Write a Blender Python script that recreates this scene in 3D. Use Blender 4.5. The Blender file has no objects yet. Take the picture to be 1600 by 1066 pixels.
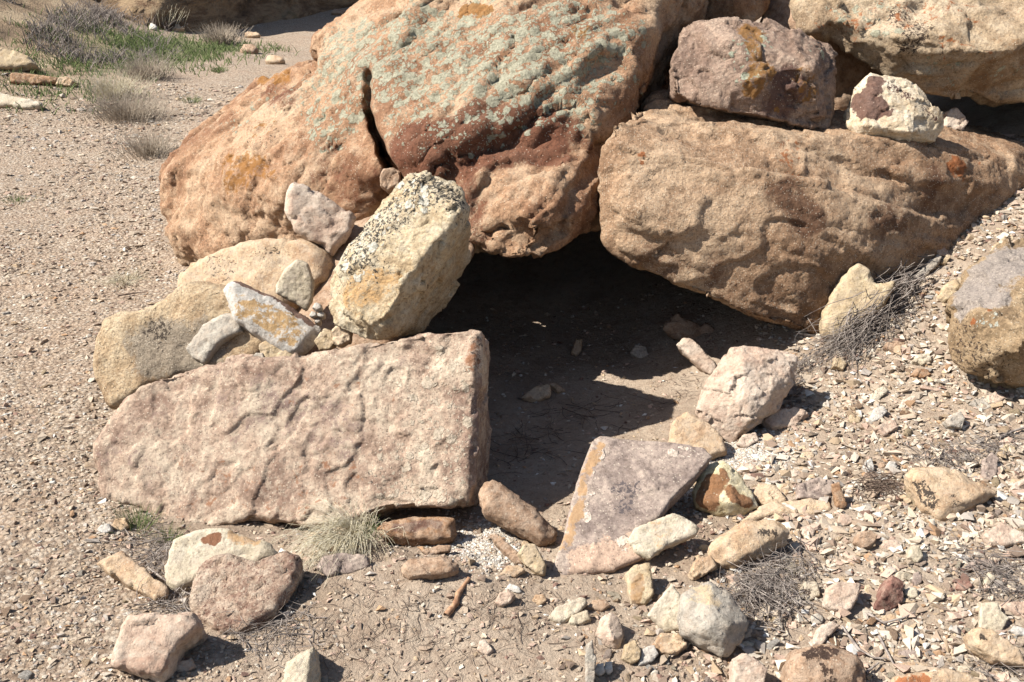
import bpy, bmesh, math, random
import numpy as np
from mathutils import Vector, Matrix

random.seed(7)
rng = np.random.default_rng(11)
scene = bpy.context.scene
COL = scene.collection

# ------------------------------------------------------------------ camera
F = 1716.0            # focal length in pixels of a 1600 px wide frame
PITCH = math.radians(22.0)
CAMZ = 1.7
CP, SP = math.cos(PITCH), math.sin(PITCH)
CAM = np.array([0.0, 0.0, CAMZ])
cam_d = bpy.data.cameras.new("camera")
cam_d.sensor_width = 36.0
cam_d.lens = 36.0 * F / 1600.0
cam_d.clip_start = 0.05
cam_d.clip_end = 500.0
cam = bpy.data.objects.new("camera", cam_d)
COL.objects.link(cam)
cam.location = (0, 0, CAMZ)
cam.rotation_euler = (math.radians(90) - PITCH, 0, 0)
scene.camera = cam
scene.cycles.max_bounces = 5
scene.cycles.diffuse_bounces = 3

# ------------------------------------------------------------------ sky, sun, exposure
SUN_AZ = math.radians(12.0)      # how far the sun stands on the camera's side of due left
SUN_EL = math.radians(47.0)
S = Vector((-math.cos(SUN_AZ) * math.cos(SUN_EL), -math.sin(SUN_AZ) * math.cos(SUN_EL), math.sin(SUN_EL)))
world = bpy.data.worlds.new("World")
scene.world = world
world.use_nodes = True
wn = world.node_tree.nodes
wl = world.node_tree.links
wn.clear()
w_out = wn.new("ShaderNodeOutputWorld")
w_bg = wn.new("ShaderNodeBackground")
w_sky = wn.new("ShaderNodeTexSky")
w_sky.sky_type = 'NISHITA'
w_sky.sun_disc = False
w_sky.sun_elevation = SUN_EL
w_sky.sun_rotation = math.atan2(S.x, S.y)
w_bg.inputs[1].default_value = 0.066
wl.new(w_sky.outputs[0], w_bg.inputs[0])
wl.new(w_bg.outputs[0], w_out.inputs[0])
sun_d = bpy.data.lights.new("sun", 'SUN')
sun_d.energy = 4.8
sun_d.angle = math.radians(0.53)
sun_d.color = (1.0, 0.97, 0.92)
sun = bpy.data.objects.new("sun", sun_d)
COL.objects.link(sun)
sun.rotation_euler = (-S).to_track_quat('-Z', 'Y').to_euler()
vs = scene.view_settings
vs.view_transform = 'Standard'
vs.look = 'None'
vs.exposure = 1.25
vs.gamma = 1.0
vs.use_curve_mapping = False

# ------------------------------------------------------------------ geometry helpers
def ray(px, py):
    xc = (px - 800.0) / F
    yc = (533.0 - py) / F
    return np.array([xc, CP + yc * SP, -SP + yc * CP])

def P(px, py, Y):
    """point of the place seen at a pixel, Y metres in front of the viewer"""
    d = ray(px, py)
    return CAM + d * (Y / d[1])

def project(v):
    r = v - CAM
    zc = r[:, 1] * CP - r[:, 2] * SP
    yc = r[:, 1] * SP + r[:, 2] * CP
    return 800 + F * r[:, 0] / zc, 533 - F * yc / zc, zc

# gradient noise -----------------------------------------------------------
_perm = np.random.default_rng(3).permutation(512).astype(np.int32)
_g = np.random.default_rng(5).normal(size=(512, 3))
_g /= np.linalg.norm(_g, axis=1)[:, None]; _g = _g.astype(np.float32)
_r4 = np.random.default_rng(6).random((512, 4))

def _hash(i, j, k):
    return _perm[(_perm[(_perm[i & 511] + j) & 511] + k) & 511]

def pn(p):
    fl = np.floor(p)
    pi = fl.astype(np.int32)
    f = (p - fl).astype(np.float32)
    u = f * f * f * (f * (f * 6 - 15) + 10)
    out = np.zeros(len(p), dtype=np.float32)
    for a in (0, 1):
        wa = u[:, 0] if a else 1 - u[:, 0]
        for b in (0, 1):
            wb = u[:, 1] if b else 1 - u[:, 1]
            for c in (0, 1):
                wc = u[:, 2] if c else 1 - u[:, 2]
                g = _g[_hash(pi[:, 0] + a, pi[:, 1] + b, pi[:, 2] + c)]
                d = g[:, 0] * (f[:, 0] - a) + g[:, 1] * (f[:, 1] - b) + g[:, 2] * (f[:, 2] - c)
                out += wa * wb * wc * d
    return out * 1.5

def fbm(p, o=4, gain=0.5):
    s = np.zeros(len(p)); a = 1.0; t = 0.0
    for i in range(o):
        s += a * pn(p * (2.03 ** i) + 17.3 * i); t += a; a *= gain
    return s / t

def ridged(p, o=4, gain=0.5):
    s = np.zeros(len(p)); a = 1.0; t = 0.0
    for i in range(o):
        s += a * (1 - 2 * np.abs(pn(p * (2.03 ** i) + 31.7 * i))); t += a; a *= gain
    return s / t

def voro(p, centre=False):
    """distance to nearest cell point, and that cell's random numbers"""
    pi = np.floor(p).astype(np.int64)
    best = np.full(len(p), 9.0); bid = np.zeros(len(p), dtype=np.int64); cen = np.zeros((len(p), 3))
    for a in (-1, 0, 1):
        for b in (-1, 0, 1):
            for c in (-1, 0, 1):
                q = pi + np.array([a, b, c])
                h = _hash(q[:, 0], q[:, 1], q[:, 2])
                w = q + _r4[h, :3]
                d = np.linalg.norm(w - p, axis=1)
                m = d < best
                best[m] = d[m]; bid[m] = h[m]; cen[m] = w[m]
    return (best, bid, cen) if centre else (best, bid)

def sstep(a, b, x):
    t = np.clip((x - a) / (b - a), 0, 1)
    return t * t * (3 - 2 * t)

# ------------------------------------------------------------------ the lie of the ground (thin plate spline)
_ctl = np.array([
    (-1.2, 2, 0), (-2, 2, 0), (-3, 3, 0), (-1.6, 3.3, 0), (-2.5, 5, 0), (-1.7, 5.2, 0), (-4, 8, 0), (-2, 8, 0),
    (-1, 12, -.05), (-3, 12, 0), (-2, 16, 0), (0, 17, 0.1), (-5, 5, .15), (-6.5, 9, .35), (-5.83, 13, .5), (-5.3, 11.5, .1),
    (-8, 14, 1.3), (-4.5, 15.5, .05), (-9, 10, 1.0), (-3.6, 14, 0.0), (-4, 10.5, 0.0),
    (-.5, 2.1, 0), (0, 2.1, 0), (.5, 2.0, 0), (1.18, 2.08, .02), (0, 1, -.12), (2, 1, 0), (-2, 1, 0),
    (-.4, 2.78, -.045), (-.8, 2.82, -.04), (-1.1, 2.9, -.02), (-.4, 2.5, .0), (0, 2.85, -.03), (.25, 2.7, 0), (.6, 2.7, .03), (1.2, 2.7, .10),
    (.1, 3.3, -.04), (.5, 3.7, 0), (0, 4, -.03), (.3, 4.4, 0), (-.4, 4, 0), (.2, 5.2, .12), (-1, 3.8, 0),
    (.75, 3.3, .05), (.85, 3.65, .06), (1.137, 3.7, .225), (1.395, 3.9, .34), (1.69, 4.1, .48), (1.98, 4.3, .61), (2.2, 4.9, .75), (1.66, 3.3, .21),
    (2.4, 3.4, .45), (3, 4, .8), (2.2, 2.2, .2), (1.5, 5.5, .5), (1.3, 5.0, .4), (.7, 6, .6), (3, 6, 1.2), (-.5, 6, .35), (5, 5, 1.6),
    (0, 8, .5), (2, 9, 1.0), (5, 10, 1.8), (-1, 7.5, .1), (6, 15, 2.0), (3, 17, 1.4), (9, 3, 2.0), (-7, 1, .3), (6, -2, 1.0), (-4, -3, -.2), (0, -3, -.4)], dtype=float)

def _tps_fit(c):
    n = len(c)
    d = np.linalg.norm(c[:, None, :2] - c[None, :, :2], axis=2)
    K = np.where(d > 0, d * d * np.log(np.maximum(d, 1e-9)), 0) + np.eye(n) * 0.01
    Q = np.c_[np.ones(n), c[:, :2]]
    A = np.zeros((n + 3, n + 3)); A[:n, :n] = K; A[:n, n:] = Q; A[n:, :n] = Q.T
    return np.linalg.solve(A, np.r_[c[:, 2], 0, 0, 0])
_tw = _tps_fit(_ctl)

def G0(x, y):
    x = np.atleast_1d(np.asarray(x, float)); y = np.atleast_1d(np.asarray(y, float))
    out = np.full(len(x), _tw[-3]) + _tw[-2] * x + _tw[-1] * y
    for i, c in enumerate(_ctl):
        r2 = (x - c[0]) ** 2 + (y - c[1]) ** 2
        out += _tw[i] * 0.5 * r2 * np.log(np.maximum(r2, 1e-12))
    far = sstep(13, 24, np.hypot(x, y - 6))
    return np.clip(out, -0.5, 2.2) * (1 - far) + far * 0.4

def ground_fine(x, y):
    z = G0(x, y)
    p = np.c_[x, y, np.zeros(len(x))]
    near = 1 - sstep(9, 16, np.hypot(x, y))
    z = z + 0.035 * fbm(p * 1.1, 3) + near * (0.012 * fbm(p * 7, 3) + 0.005 * fbm(p * 34, 2))
    # clods of crumbly soil in front of the slab, loose slope on the right
    clod = np.exp(-(((x + .25) / .42) ** 2 + ((y - 2.48) / .22) ** 2)) 
    z = z + clod * (0.05 + 0.022 * ridged(p * 13, 3) + .014 * fbm(p * 40, 2))
    rs = sstep(.25, .7, x - .1) * near
    z = z + rs * (0.010 * ridged(p * 17, 3))
    hill = sstep(-3.5, -6.0, x + 0.25 * (y - 12)) * sstep(8, 11, y)
    z = z + hill * 0.12 * ridged(p * 1.6, 4)
    return z

GROUND = G0
def ground_hit(px, py):
    """Y at which the line of sight through a pixel meets the ground"""
    d = ray(px, py); d = d / d[1]
    ys = np.linspace(1.2, 20, 1500)
    z = CAMZ + d[2] * ys
    e = z - GROUND(d[0] * ys, ys)
    below = np.where(e < 0)[0]
    if not len(below): return 18.0
    i = max(below[0], 1)
    return float(ys[i - 1] + (ys[i] - ys[i - 1]) * np.clip(e[i - 1] / max(e[i - 1] - e[i], 1e-9), 0, 1))

# ------------------------------------------------------------------ mesh helpers
def mesh_np(name, verts, faces, smooth=True):
    me = bpy.data.meshes.new(name)
    verts = np.asarray(verts, dtype=np.float32); faces = np.asarray(faces, dtype=np.int32)
    n, k = faces.shape
    me.vertices.add(len(verts)); me.vertices.foreach_set("co", verts.ravel())
    me.loops.add(n * k); me.loops.foreach_set("vertex_index", faces.ravel())
    me.polygons.add(n)
    me.polygons.foreach_set("loop_start", np.arange(0, n * k, k, dtype=np.int32))
    me.polygons.foreach_set("loop_total", np.full(n, k, dtype=np.int32))
    me.polygons.foreach_set("use_smooth", np.full(n, smooth))
    me.update(calc_edges=True)
    return me

def set_col(me, name, arr):
    a = me.color_attributes.new(name, 'FLOAT_COLOR', 'POINT')
    a.data.foreach_set("color", np.asarray(arr, dtype=np.float32).ravel())

def link(name, me, mat=None, loc=(0, 0, 0)):
    o = bpy.data.objects.new(name, me)
    COL.objects.link(o); o.location = loc
    if mat is not None:
        me.materials.clear(); me.materials.append(mat)
    return o

def tag(o, label=None, cat=None, group=None, kind=None):
    if label: o["label"] = label
    if cat: o["category"] = cat
    if group: o["group"] = group
    if kind: o["kind"] = kind
    return o

def vnormals(v, f):
    a = v[f[:, 2]] - v[f[:, 0]]
    b = v[f[:, 3]] - v[f[:, 1]]
    fn = np.cross(a, b)
    n = np.zeros_like(v)
    for i in range(4):
        for k in range(3):
            n[:, k] += np.bincount(f[:, i], weights=fn[:, k], minlength=len(v))
    return n / np.maximum(np.linalg.norm(n, axis=1), 1e-12)[:, None]

def hull(bm, pts):
    vs_ = [bm.verts.new(tuple(p)) for p in pts]
    r = bmesh.ops.convex_hull(bm, input=vs_)
    junk = [g for g in r["geom_interior"] if isinstance(g, bmesh.types.BMVert)] + [g for g in r["geom_unused"] if isinstance(g, bmesh.types.BMVert)]
    bmesh.ops.delete(bm, geom=list(set(junk)), context='VERTS')

def rings(bm, rr):
    """closed body from star shaped rings, first and last capped by a centre point"""
    R = [[bm.verts.new(tuple(p)) for p in r] for r in rr]
    n = len(R[0])
    for a, b in zip(R[:-1], R[1:]):
        for i in range(n):
            bm.faces.new((a[i], a[(i + 1) % n], b[(i + 1) % n], b[i]))
    for r, flip in ((R[0], True), (R[-1], False)):
        c = bm.verts.new(tuple(np.mean([list(v.co) for v in r], axis=0)))
        for i in range(n):
            q = (r[i], r[(i + 1) % n], c)
            bm.faces.new(q[::-1] if flip else q)
    bmesh.ops.recalc_face_normals(bm, faces=bm.faces[:])

def voxelise(bm, vox, smooth_it=3, cut=None, pre=True):
    me = bpy.data.meshes.new("tmp"); bm.to_mesh(me); bm.free()
    o = bpy.data.objects.new("tmp", me); COL.objects.link(o)
    if pre:
        m = o.modifiers.new("r", 'REMESH'); m.mode = 'VOXEL'; m.voxel_size = vox; m.adaptivity = 0.0
    if cut is not None:
        cm = bpy.data.meshes.new("cut"); cut.to_mesh(cm); cut.free()
        co = bpy.data.objects.new("cut", cm); COL.objects.link(co)
        m = co.modifiers.new("r", 'REMESH'); m.mode = 'VOXEL'; m.voxel_size = vox * .55
        bo = o.modifiers.new("b", 'BOOLEAN'); bo.operation = 'DIFFERENCE'; bo.object = co; bo.solver = 'EXACT'
        m = o.modifiers.new("r2", 'REMESH'); m.mode = 'VOXEL'; m.voxel_size = vox; m.adaptivity = 0.0
    if smooth_it:
        s = o.modifiers.new("s", 'SMOOTH'); s.factor = 0.5; s.iterations = smooth_it
    dg = bpy.context.evaluated_depsgraph_get()
    ev = o.evaluated_get(dg); em = ev.to_mesh()
    v = np.empty(len(em.vertices) * 3, dtype=np.float32); em.vertices.foreach_get("co", v)
    v = v.reshape(-1, 3).astype(float)
    tot = np.empty(len(em.polygons), dtype=np.int32); em.polygons.foreach_get("loop_total", tot)
    li = np.empty(len(em.loops), dtype=np.int32); em.loops.foreach_get("vertex_index", li)
    if (tot == 4).all():
        f = li.reshape(-1, 4)
    else:
        st = np.r_[0, np.cumsum(tot)[:-1]]
        f = np.array([[li[s], li[s + 1], li[s + 2], li[s + min(3, t - 1)]] for s, t in zip(st, tot)])
    ev.to_mesh_clear()
    bpy.data.objects.remove(o); bpy.data.meshes.remove(me)
    if cut is not None:
        bpy.data.objects.remove(co); bpy.data.meshes.remove(cm)
    return v, f.astype(np.int64)

def displace(v, f, spec, seed, calm=None):
    """spec entries: (kind, frequency per metre, amplitude in metres, options)"""
    off = np.array([seed * 3.17, seed * 1.31, seed * 2.23])
    for e in spec:
        kind, fr, amp = e[:3]
        op = e[3] if len(e) > 3 else {}
        n = vnormals(v, f)
        p = v + off
        if 'dir' in op:
            d = np.array(op['dir'], float); d /= np.linalg.norm(d)
            p = p - np.outer(p @ d, d) * (1 - 1 / op.get('stretch', 4))
        if kind == 'fbm':
            h = fbm(p * fr, op.get('o', 4))
        elif kind == 'ridge':
            h = ridged(p * fr, op.get('o', 4))
        elif kind == 'flake':      # plateaus with sharp little steps
            t = fbm(p * fr, op.get('o', 3)) * op.get('n', 5)
            fl = np.floor(t); h = (fl + sstep(.86, 1.0, t - fl)) / op.get('n', 5)
        elif kind == 'pit':
            d, i = voro(p * fr)
            keep = _r4[i, 3] < op.get('share', .4)
            h = -np.where(keep, 1 - sstep(.12, .42, d), 0)
        elif kind == 'facet':
            d, i = voro(p * fr + 0.35 * np.c_[pn(p * fr), pn(p * fr + 9), pn(p * fr + 21)])
            h = (_r4[i, 3] - .5) - d * .6
        elif kind == 'planes':     # broad broken faces, each tilted its own way
            q = p * fr + .22 * np.c_[fbm(p * fr * 2, 3), fbm(p * fr * 2 + 9, 3), fbm(p * fr * 2 + 21, 3)]
            d, i, c = voro(q, True)
            g = _g[i]; g = g - n * (g * n).sum(1)[:, None]
            h = ((q - c) * g).sum(1) + op.get('step', .35) * (_r4[i, 3] - .5)
        elif kind == 'strata':
            b = np.array(op.get('bed', (0, 0, 1)), float); b /= np.linalg.norm(b)
            t = (p @ b) * fr + op.get('warp', .6) * fbm(p * 2.2, 3)
            i = np.floor(t); fr_ = t - i
            rnd = _r4[(i.astype(np.int64) * 7) & 511, 0]
            rn2 = _r4[((i.astype(np.int64) + 1) * 7) & 511, 0]
            h = rnd + (rn2 - rnd) * sstep(.75, 1, fr_)
            h = (h - .5) * (0.5 + 0.7 * sstep(-.2, .3, fbm(p * 1.7 + 5, 2)))
        if 'where' in op:
            h = h * op['where'](v, n)
        if kind in ('flake', 'facet', 'strata', 'planes'): h = h - h.mean()
        if calm is not None: h = h * calm
        v = v + n * (amp * h)[:, None]
    return v

def seen_point(v, uv, px, py):
    u, w, z = uv
    for r in (5, 10, 20, 40):
        m = np.where((np.abs(u - px) < r) & (np.abs(w - py) < r))[0]
        if len(m):
            return v[m[np.argmin(z[m])]], z[m].min()
    return None, None

def poly_dist(v, pts):
    d = np.full(len(v), 1e9)
    if len(pts) == 1:
        return np.linalg.norm(v - pts[0], axis=1)
    for a, b in zip(pts[:-1], pts[1:]):
        ab = b - a
        t = np.clip(((v - a) @ ab) / max(ab @ ab, 1e-12), 0, 1)
        d = np.minimum(d, np.linalg.norm(v - a - t[:, None] * ab, axis=1))
    return d

CH = {'lichen': 0, 'orange': 1, 'dark': 2, 'stain': 3}

def finish_rock(name, bm, vox, mat, label, cat='rock', disp=(), cracks=(), patches=(), smooth_it=4, seed=1, up=None, group=None, cut=None, cutline=()):
    v, f = voxelise(bm, vox, smooth_it)
    cutting = bool(cracks) or cut is not None
    v = displace(v, f, [e for e in disp if e[2] >= .1 or (e[2] >= .03 and e[0] == 'fbm')] if cutting else disp, seed)
    if cutting:      # clefts are cut out of the shaped rock
        cb = cut if cut is not None else bmesh.new()
        uv = project(v); lines = []
        if cutline: lines.append([q for q in (seen_point(v, uv, *c)[0] for c in cutline) if q is not None])
        for (wpx, depth, pts) in cracks:
            p3 = []
            for q in pts:
                p, z = seen_point(v, uv, *q)
                if p is not None: p3.append((p, max(wpx * z / F, vox * (3.1 if wpx >= 4 else 2.2))))
            lines.append([q for q, _ in p3])
            for k, ((a, wa), (b, wb)) in enumerate(zip(p3[:-1], p3[1:])):
                vw = (a + b) / 2 - CAM; vw /= np.linalg.norm(vw)
                sd = np.cross(vw, b - a); sd /= max(np.linalg.norm(sd), 1e-9)
                wa_ = wa * (.35 if k == 0 else 1); wb_ = wb * (.35 if k == len(p3) - 2 else 1)
                hull(cb, [a - vw * .06 + sd * wa_ * .6, a - vw * .06 - sd * wa_ * .6, b - vw * .06 + sd * wb_ * .6, b - vw * .06 - sd * wb_ * .6,
                          a + vw * depth + sd * wa_ * .4, a + vw * depth - sd * wa_ * .4, b + vw * depth + sd * wb_ * .4, b + vw * depth - sd * wb_ * .4])
        tm = mesh_np('t', v, f); b2 = bmesh.new(); b2.from_mesh(tm); bpy.data.meshes.remove(tm)
        v2, f2 = voxelise(b2, vox, 0, cb)
        lo, hi = v.min(0), v.max(0)
        if len(v2) > .75 * len(v) and np.abs(np.r_[v2.min(0) - lo, v2.max(0) - hi]).max() < .08:
            v, f = v2, f2
        else:
            print('CUT FAILED', name, label)
        near = np.full(len(v), 9.0)
        for ln in lines:
            if len(ln) < 2: continue
            out = [q + (q - CAM) / np.linalg.norm(q - CAM) * e for e in (0, .12, .3, .6) for q in ln]
            for e in range(4): near = np.minimum(near, poly_dist(v, out[e * len(ln):(e + 1) * len(ln)]) if e == 0 or ln is lines[0] else 9.0)
        v = displace(v, f, [e for e in disp if not (e[2] >= .1 or (e[2] >= .03 and e[0] == 'fbm'))], seed, .05 + .95 * sstep(vox * 3, vox * 10, near))
    masks = np.zeros((len(v), 4))
    if patches or up:
        uv = project(v); n = vnormals(v, f)
        wob = 1 + .55 * fbm(v * 9 + seed, 4)
        for (ch, st, rpx, pts) in patches:
            p3 = []; z0 = []
            for q in pts:
                p, z = seen_point(v, uv, *q)
                if p is not None: p3.append(p); z0.append(z)
            if not p3: continue
            r = rpx * np.mean(z0) / F
            d = poly_dist(v, p3) * wob
            nr = d < r * 4
            d[nr] = d[nr] * (1 + .75 * fbm(v[nr] * (.75 / r) + seed, 4, .65))
            k = st * (1 - sstep(r * .4, r * 1.4, d))
            masks[:, CH[ch]] = np.maximum(masks[:, CH[ch]], k)
        if up:
            ch, st, lo, hi = up
            masks[:, CH[ch]] = np.maximum(masks[:, CH[ch]], st * sstep(lo, hi, n[:, 2]))
    c = v.mean(0); c[2] = v[:, 2].min()
    me = mesh_np(name, v - c, f)
    set_col(me, "mask", masks)
    o = link(name, me, mat, tuple(c))
    tag(o, label, cat, group)
    return o

# ------------------------------------------------------------------ materials
KA = 0.62
def C(r, g, b, k=KA):
    def l(c):
        c /= 255.0
        return c / 12.92 if c <= 0.04045 else ((c + 0.055) / 1.055) ** 2.4
    r, g, b = l(r), l(g), l(b); y = .3 * r + .55 * g + .15 * b; q = .84
    return ((y + (r - y) * q) * k, (y + (g - y) * q) * k, (y + (b - y) * q) * k, 1.0)

class NT:
    def __init__(s, name):
        s.m = bpy.data.materials.new(name); s.m.use_nodes = True
        s.t = s.m.node_tree; s.t.nodes.clear()
        s.out = s.n('ShaderNodeOutputMaterial')
        s.b = s.n('ShaderNodeBsdfPrincipled')
        s.b.inputs['Roughness'].default_value = .92
        s.b.inputs['Specular IOR Level'].default_value = .18
        s.l(s.b.outputs[0], s.out.inputs[0])
    def n(s, t): return s.t.nodes.new(t)
    def l(s, a, b): s.t.links.new(a, b)
    def put(s, sock, val):
        if isinstance(val, bpy.types.NodeSocket): s.l(val, sock)
        else: sock.default_value = val
    def noise(s, co, scale, detail=6, rough=.6, dist=0.0):
        n = s.n('ShaderNodeTexNoise'); s.l(co, n.inputs['Vector'])
        n.inputs['Scale'].default_value = scale; n.inputs['Detail'].default_value = detail
        n.inputs['Roughness'].default_value = rough; n.inputs['Distortion'].default_value = dist
        return n.outputs[0]
    def voro(s, co, scale, feature='F1', out=0):
        n = s.n('ShaderNodeTexVoronoi'); s.l(co, n.inputs['Vector'])
        n.inputs['Scale'].default_value = scale; n.feature = feature
        return n.outputs[out]
    def ramp(s, fac, stops):
        n = s.n('ShaderNodeValToRGB'); s.l(fac, n.inputs[0])
        e = n.color_ramp.elements
        while len(e) < len(stops): e.new(.5)
        for x, (p, c) in zip(e, stops):
            x.position = p; x.color = c
        return n.outputs[0]
    def mapr(s, val, a, b, c=0., d=1., smooth=True):
        n = s.n('ShaderNodeMapRange'); s.put(n.inputs[0], val)
        if smooth: n.interpolation_type = 'SMOOTHSTEP'
        for i, x in enumerate((a, b, c, d)): n.inputs[1 + i].default_value = x
        return n.outputs[0]
    def math(s, op, a, b=0.0, c=None):
        n = s.n('ShaderNodeMath'); n.operation = op
        s.put(n.inputs[0], a); s.put(n.inputs[1], b)
        if c is not None: s.put(n.inputs[2], c)
        return n.outputs[0]
    def mix(s, fac, a, b, mode='MIX'):
        n = s.n('ShaderNodeMix'); n.data_type = 'RGBA'; n.blend_type = mode
        s.put(n.inputs[0], fac); s.put(n.inputs[6], a); s.put(n.inputs[7], b)
        return n.outputs[2]
    def bump(s, h, strength, dist, prev=None):
        n = s.n('ShaderNodeBump'); s.l(h, n.inputs['Height'])
        n.inputs['Strength'].default_value = strength; n.inputs['Distance'].default_value = dist
        if prev is not None: s.l(prev, n.inputs['Normal'])
        return n.outputs[0]
    def scaled(s, co, xyz, rot=(0, 0, 0)):
        n = s.n('ShaderNodeMapping'); s.l(co, n.inputs[0])
        n.inputs['Scale'].default_value = xyz; n.inputs['Rotation'].default_value = rot
        return n.outputs[0]

def rock_mat(name, cols, s=5.0, stain=None, lich=None, orange=None, dark=None, speck=.35, speck_col=None, dspeck=0.0,
             rough=(24, .022), rand=False):
    t = NT(name)
    tc = t.n('ShaderNodeTexCoord'); co = tc.outputs['Object']
    if rand:
        oi = t.n('ShaderNodeObjectInfo'); vm = t.n('ShaderNodeVectorMath'); vm.operation = 'ADD'
        cm = t.n('ShaderNodeCombineXYZ'); r7 = t.math('MULTIPLY', oi.outputs['Random'], 37.0)
        for i in range(3): t.l(r7, cm.inputs[i])
        t.l(co, vm.inputs[0]); t.l(cm.outputs[0], vm.inputs[1]); co = vm.outputs[0]
    at = t.n('ShaderNodeAttribute'); at.attribute_name = 'mask'
    sp = t.n('ShaderNodeSeparateColor'); t.l(at.outputs['Color'], sp.inputs[0])
    big = t.noise(co, s, 7, .68, .4)
    mid = t.noise(co, s * 4.3, 6, .72, .2)
    fine = t.noise(co, 95, 4, .75)
    k = len(cols)
    col = t.ramp(big, [(.39 + .22 * i / max(1, k - 1), c) for i, c in enumerate(cols)])
    col = t.mix(t.mapr(mid, .50, .62, 0, .6), col, cols[-1])
    col = t.mix(t.mapr(mid, .48, .36, 0, .55), col, (cols[0][0] * .72, cols[0][1] * .69, cols[0][2] * .66, 1))
    if stain:
        n_st = t.math('ADD', t.math('MULTIPLY', t.noise(co, s * 2.6, 7, .72, .3), .62), t.math('MULTIPLY', fine, .38))
        fac = t.mapr(t.math('ADD', t.math('MULTIPLY', n_st, 2.2), t.math('MULTIPLY', at.outputs['Alpha'], 1.5)), 1.52, 1.78, 0, .88)
        col = t.mix(fac, col, stain)
    col = t.mix(1.0, col, t.ramp(fine, [(.25, (.5, .48, .46, 1)), (.5, (1, 1, 1, 1)), (.75, (1.34, 1.32, 1.28, 1))]), 'MULTIPLY')
    if speck:
        v = t.n('ShaderNodeTexVoronoi'); t.l(co, v.inputs['Vector']); v.inputs['Scale'].default_value = 150
        sv = t.n('ShaderNodeSeparateColor'); t.l(v.outputs['Color'], sv.inputs[0])
        near = t.math('LESS_THAN', v.outputs['Distance'], .31)
        col = t.mix(t.math('MULTIPLY', t.math('MULTIPLY', near, t.math('GREATER_THAN', sv.outputs[0], 1 - speck * .5)), .55), col, speck_col or C(232, 215, 185))
        col = t.mix(t.math('MULTIPLY', t.math('MULTIPLY', near, t.math('LESS_THAN', sv.outputs[0], speck * .45)), .55), col, C(80, 62, 50))
    if rand: col = t.mix(t.mapr(mid, .40, .62, .12, .5), col, C(200, 174, 146))
    h = t.math('MULTIPLY', t.noise(co, rough[0], 8, .72), rough[1])
    if dark:
        n_d = t.noise(co, 85, 5, .7, .5)
        fac = t.mapr(t.math('ADD', t.math('MULTIPLY', n_d, 2.2), t.math('ADD', t.math('MULTIPLY', sp.outputs[2], 1.5), dspeck)), 1.60, 1.72, 0, .93)
        col = t.mix(fac, col, dark)
    if lich:       # crusts: rounded patches of two sizes with ragged rims
        wv = t.n('ShaderNodeTexNoise'); t.l(co, wv.inputs['Vector']); wv.inputs['Scale'].default_value = 60; wv.inputs['Detail'].default_value = 4
        va = t.n('ShaderNodeVectorMath'); va.operation = 'MULTIPLY_ADD'; t.l(wv.outputs['Color'], va.inputs[0]); va.inputs[1].default_value = (.03, .03, .03); t.l(co, va.inputs[2])
        tot = None
        for sc, wgt in ((24, 1.0), (62, .85)):
            v = t.n('ShaderNodeTexVoronoi'); t.l(va.outputs[0], v.inputs['Vector']); v.inputs['Scale'].default_value = sc
            sv = t.n('ShaderNodeSeparateColor'); t.l(v.outputs['Color'], sv.inputs[0])
            r = t.math('ADD', t.math('MULTIPLY', sp.outputs[0], wgt), t.math('MULTIPLY', t.math('SUBTRACT', sv.outputs[0], 1.0), .55))
            f1 = t.mapr(t.math('SUBTRACT', r, v.outputs['Distance']), -.10, -.02)
            f1 = t.math('MULTIPLY', f1, t.math('GREATER_THAN', sp.outputs[0], .03))
            tot = f1 if tot is None else t.math('MAXIMUM', tot, f1)
        tone = t.ramp(fine, [(.3, (lich[0] * .55, lich[1] * .56, lich[2] * .52, 1)), (.5, lich), (.72, (min(1, lich[0] * 1.45), min(1, lich[1] * 1.45), min(1, lich[2] * 1.5), 1))])
        col = t.mix(t.math('MULTIPLY', tot, .9), col, tone)
        h = t.math('ADD', h, t.math('MULTIPLY', t.math('MULTIPLY', tot, fine), .007))
    if orange:
        n_o = t.noise(co, 30, 6, .7, .4)
        fac = t.mapr(t.math('ADD', t.math('MULTIPLY', n_o, 2.2), t.math('MULTIPLY', sp.outputs[1], 1.5)), 1.62, 1.85, 0, .88)
        col = t.mix(fac, col, t.mix(fine, (orange[0] * .6, orange[1] * .5, orange[2] * .5, 1), orange))
    t.l(col, t.b.inputs['Base Color'])
    t.l(t.bump(h, 1.0, 1.0), t.b.inputs['Normal'])
    return t.m

LICH = C(182, 178, 148); ORNG = C(196, 112, 36); BLK = (.022, .020, .019, 1)
M = {}
M['boulder'] = rock_mat('lichened_sandstone', [C(160, 112, 76), C(194, 148, 106), C(214, 178, 138)], 2.2, stain=C(124, 72, 46), lich=LICH, orange=C(190, 130, 40), dark=BLK, speck=.25)
M['right'] = rock_mat('brown_sandstone', [C(160, 120, 84), C(192, 152, 112), C(210, 174, 134)], 2.6, stain=C(118, 80, 54), lich=LICH, orange=ORNG, dark=BLK, speck=.7)
M['upper'] = rock_mat('yellow_sandstone', [C(178, 148, 112), C(202, 172, 132), C(216, 190, 154)], 3.0, stain=C(150, 112, 72), lich=LICH, orange=ORNG, dark=C(70, 52, 44), speck=.3)
M['edge'] = rock_mat('grey_brown_sandstone', [C(146, 118, 84), C(178, 146, 104), C(196, 166, 124)], 4.0, stain=C(172, 158, 146), lich=C(206, 206, 186), orange=ORNG, dark=C(70, 52, 44), speck=.4)
M['block'] = rock_mat('purple_brown_sandstone', [C(146, 116, 96), C(172, 140, 116), C(192, 162, 136)], 4.0, stain=C(112, 78, 66), lich=C(186, 190, 160), orange=C(186, 132, 46), dark=BLK, speck=.3)
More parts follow.
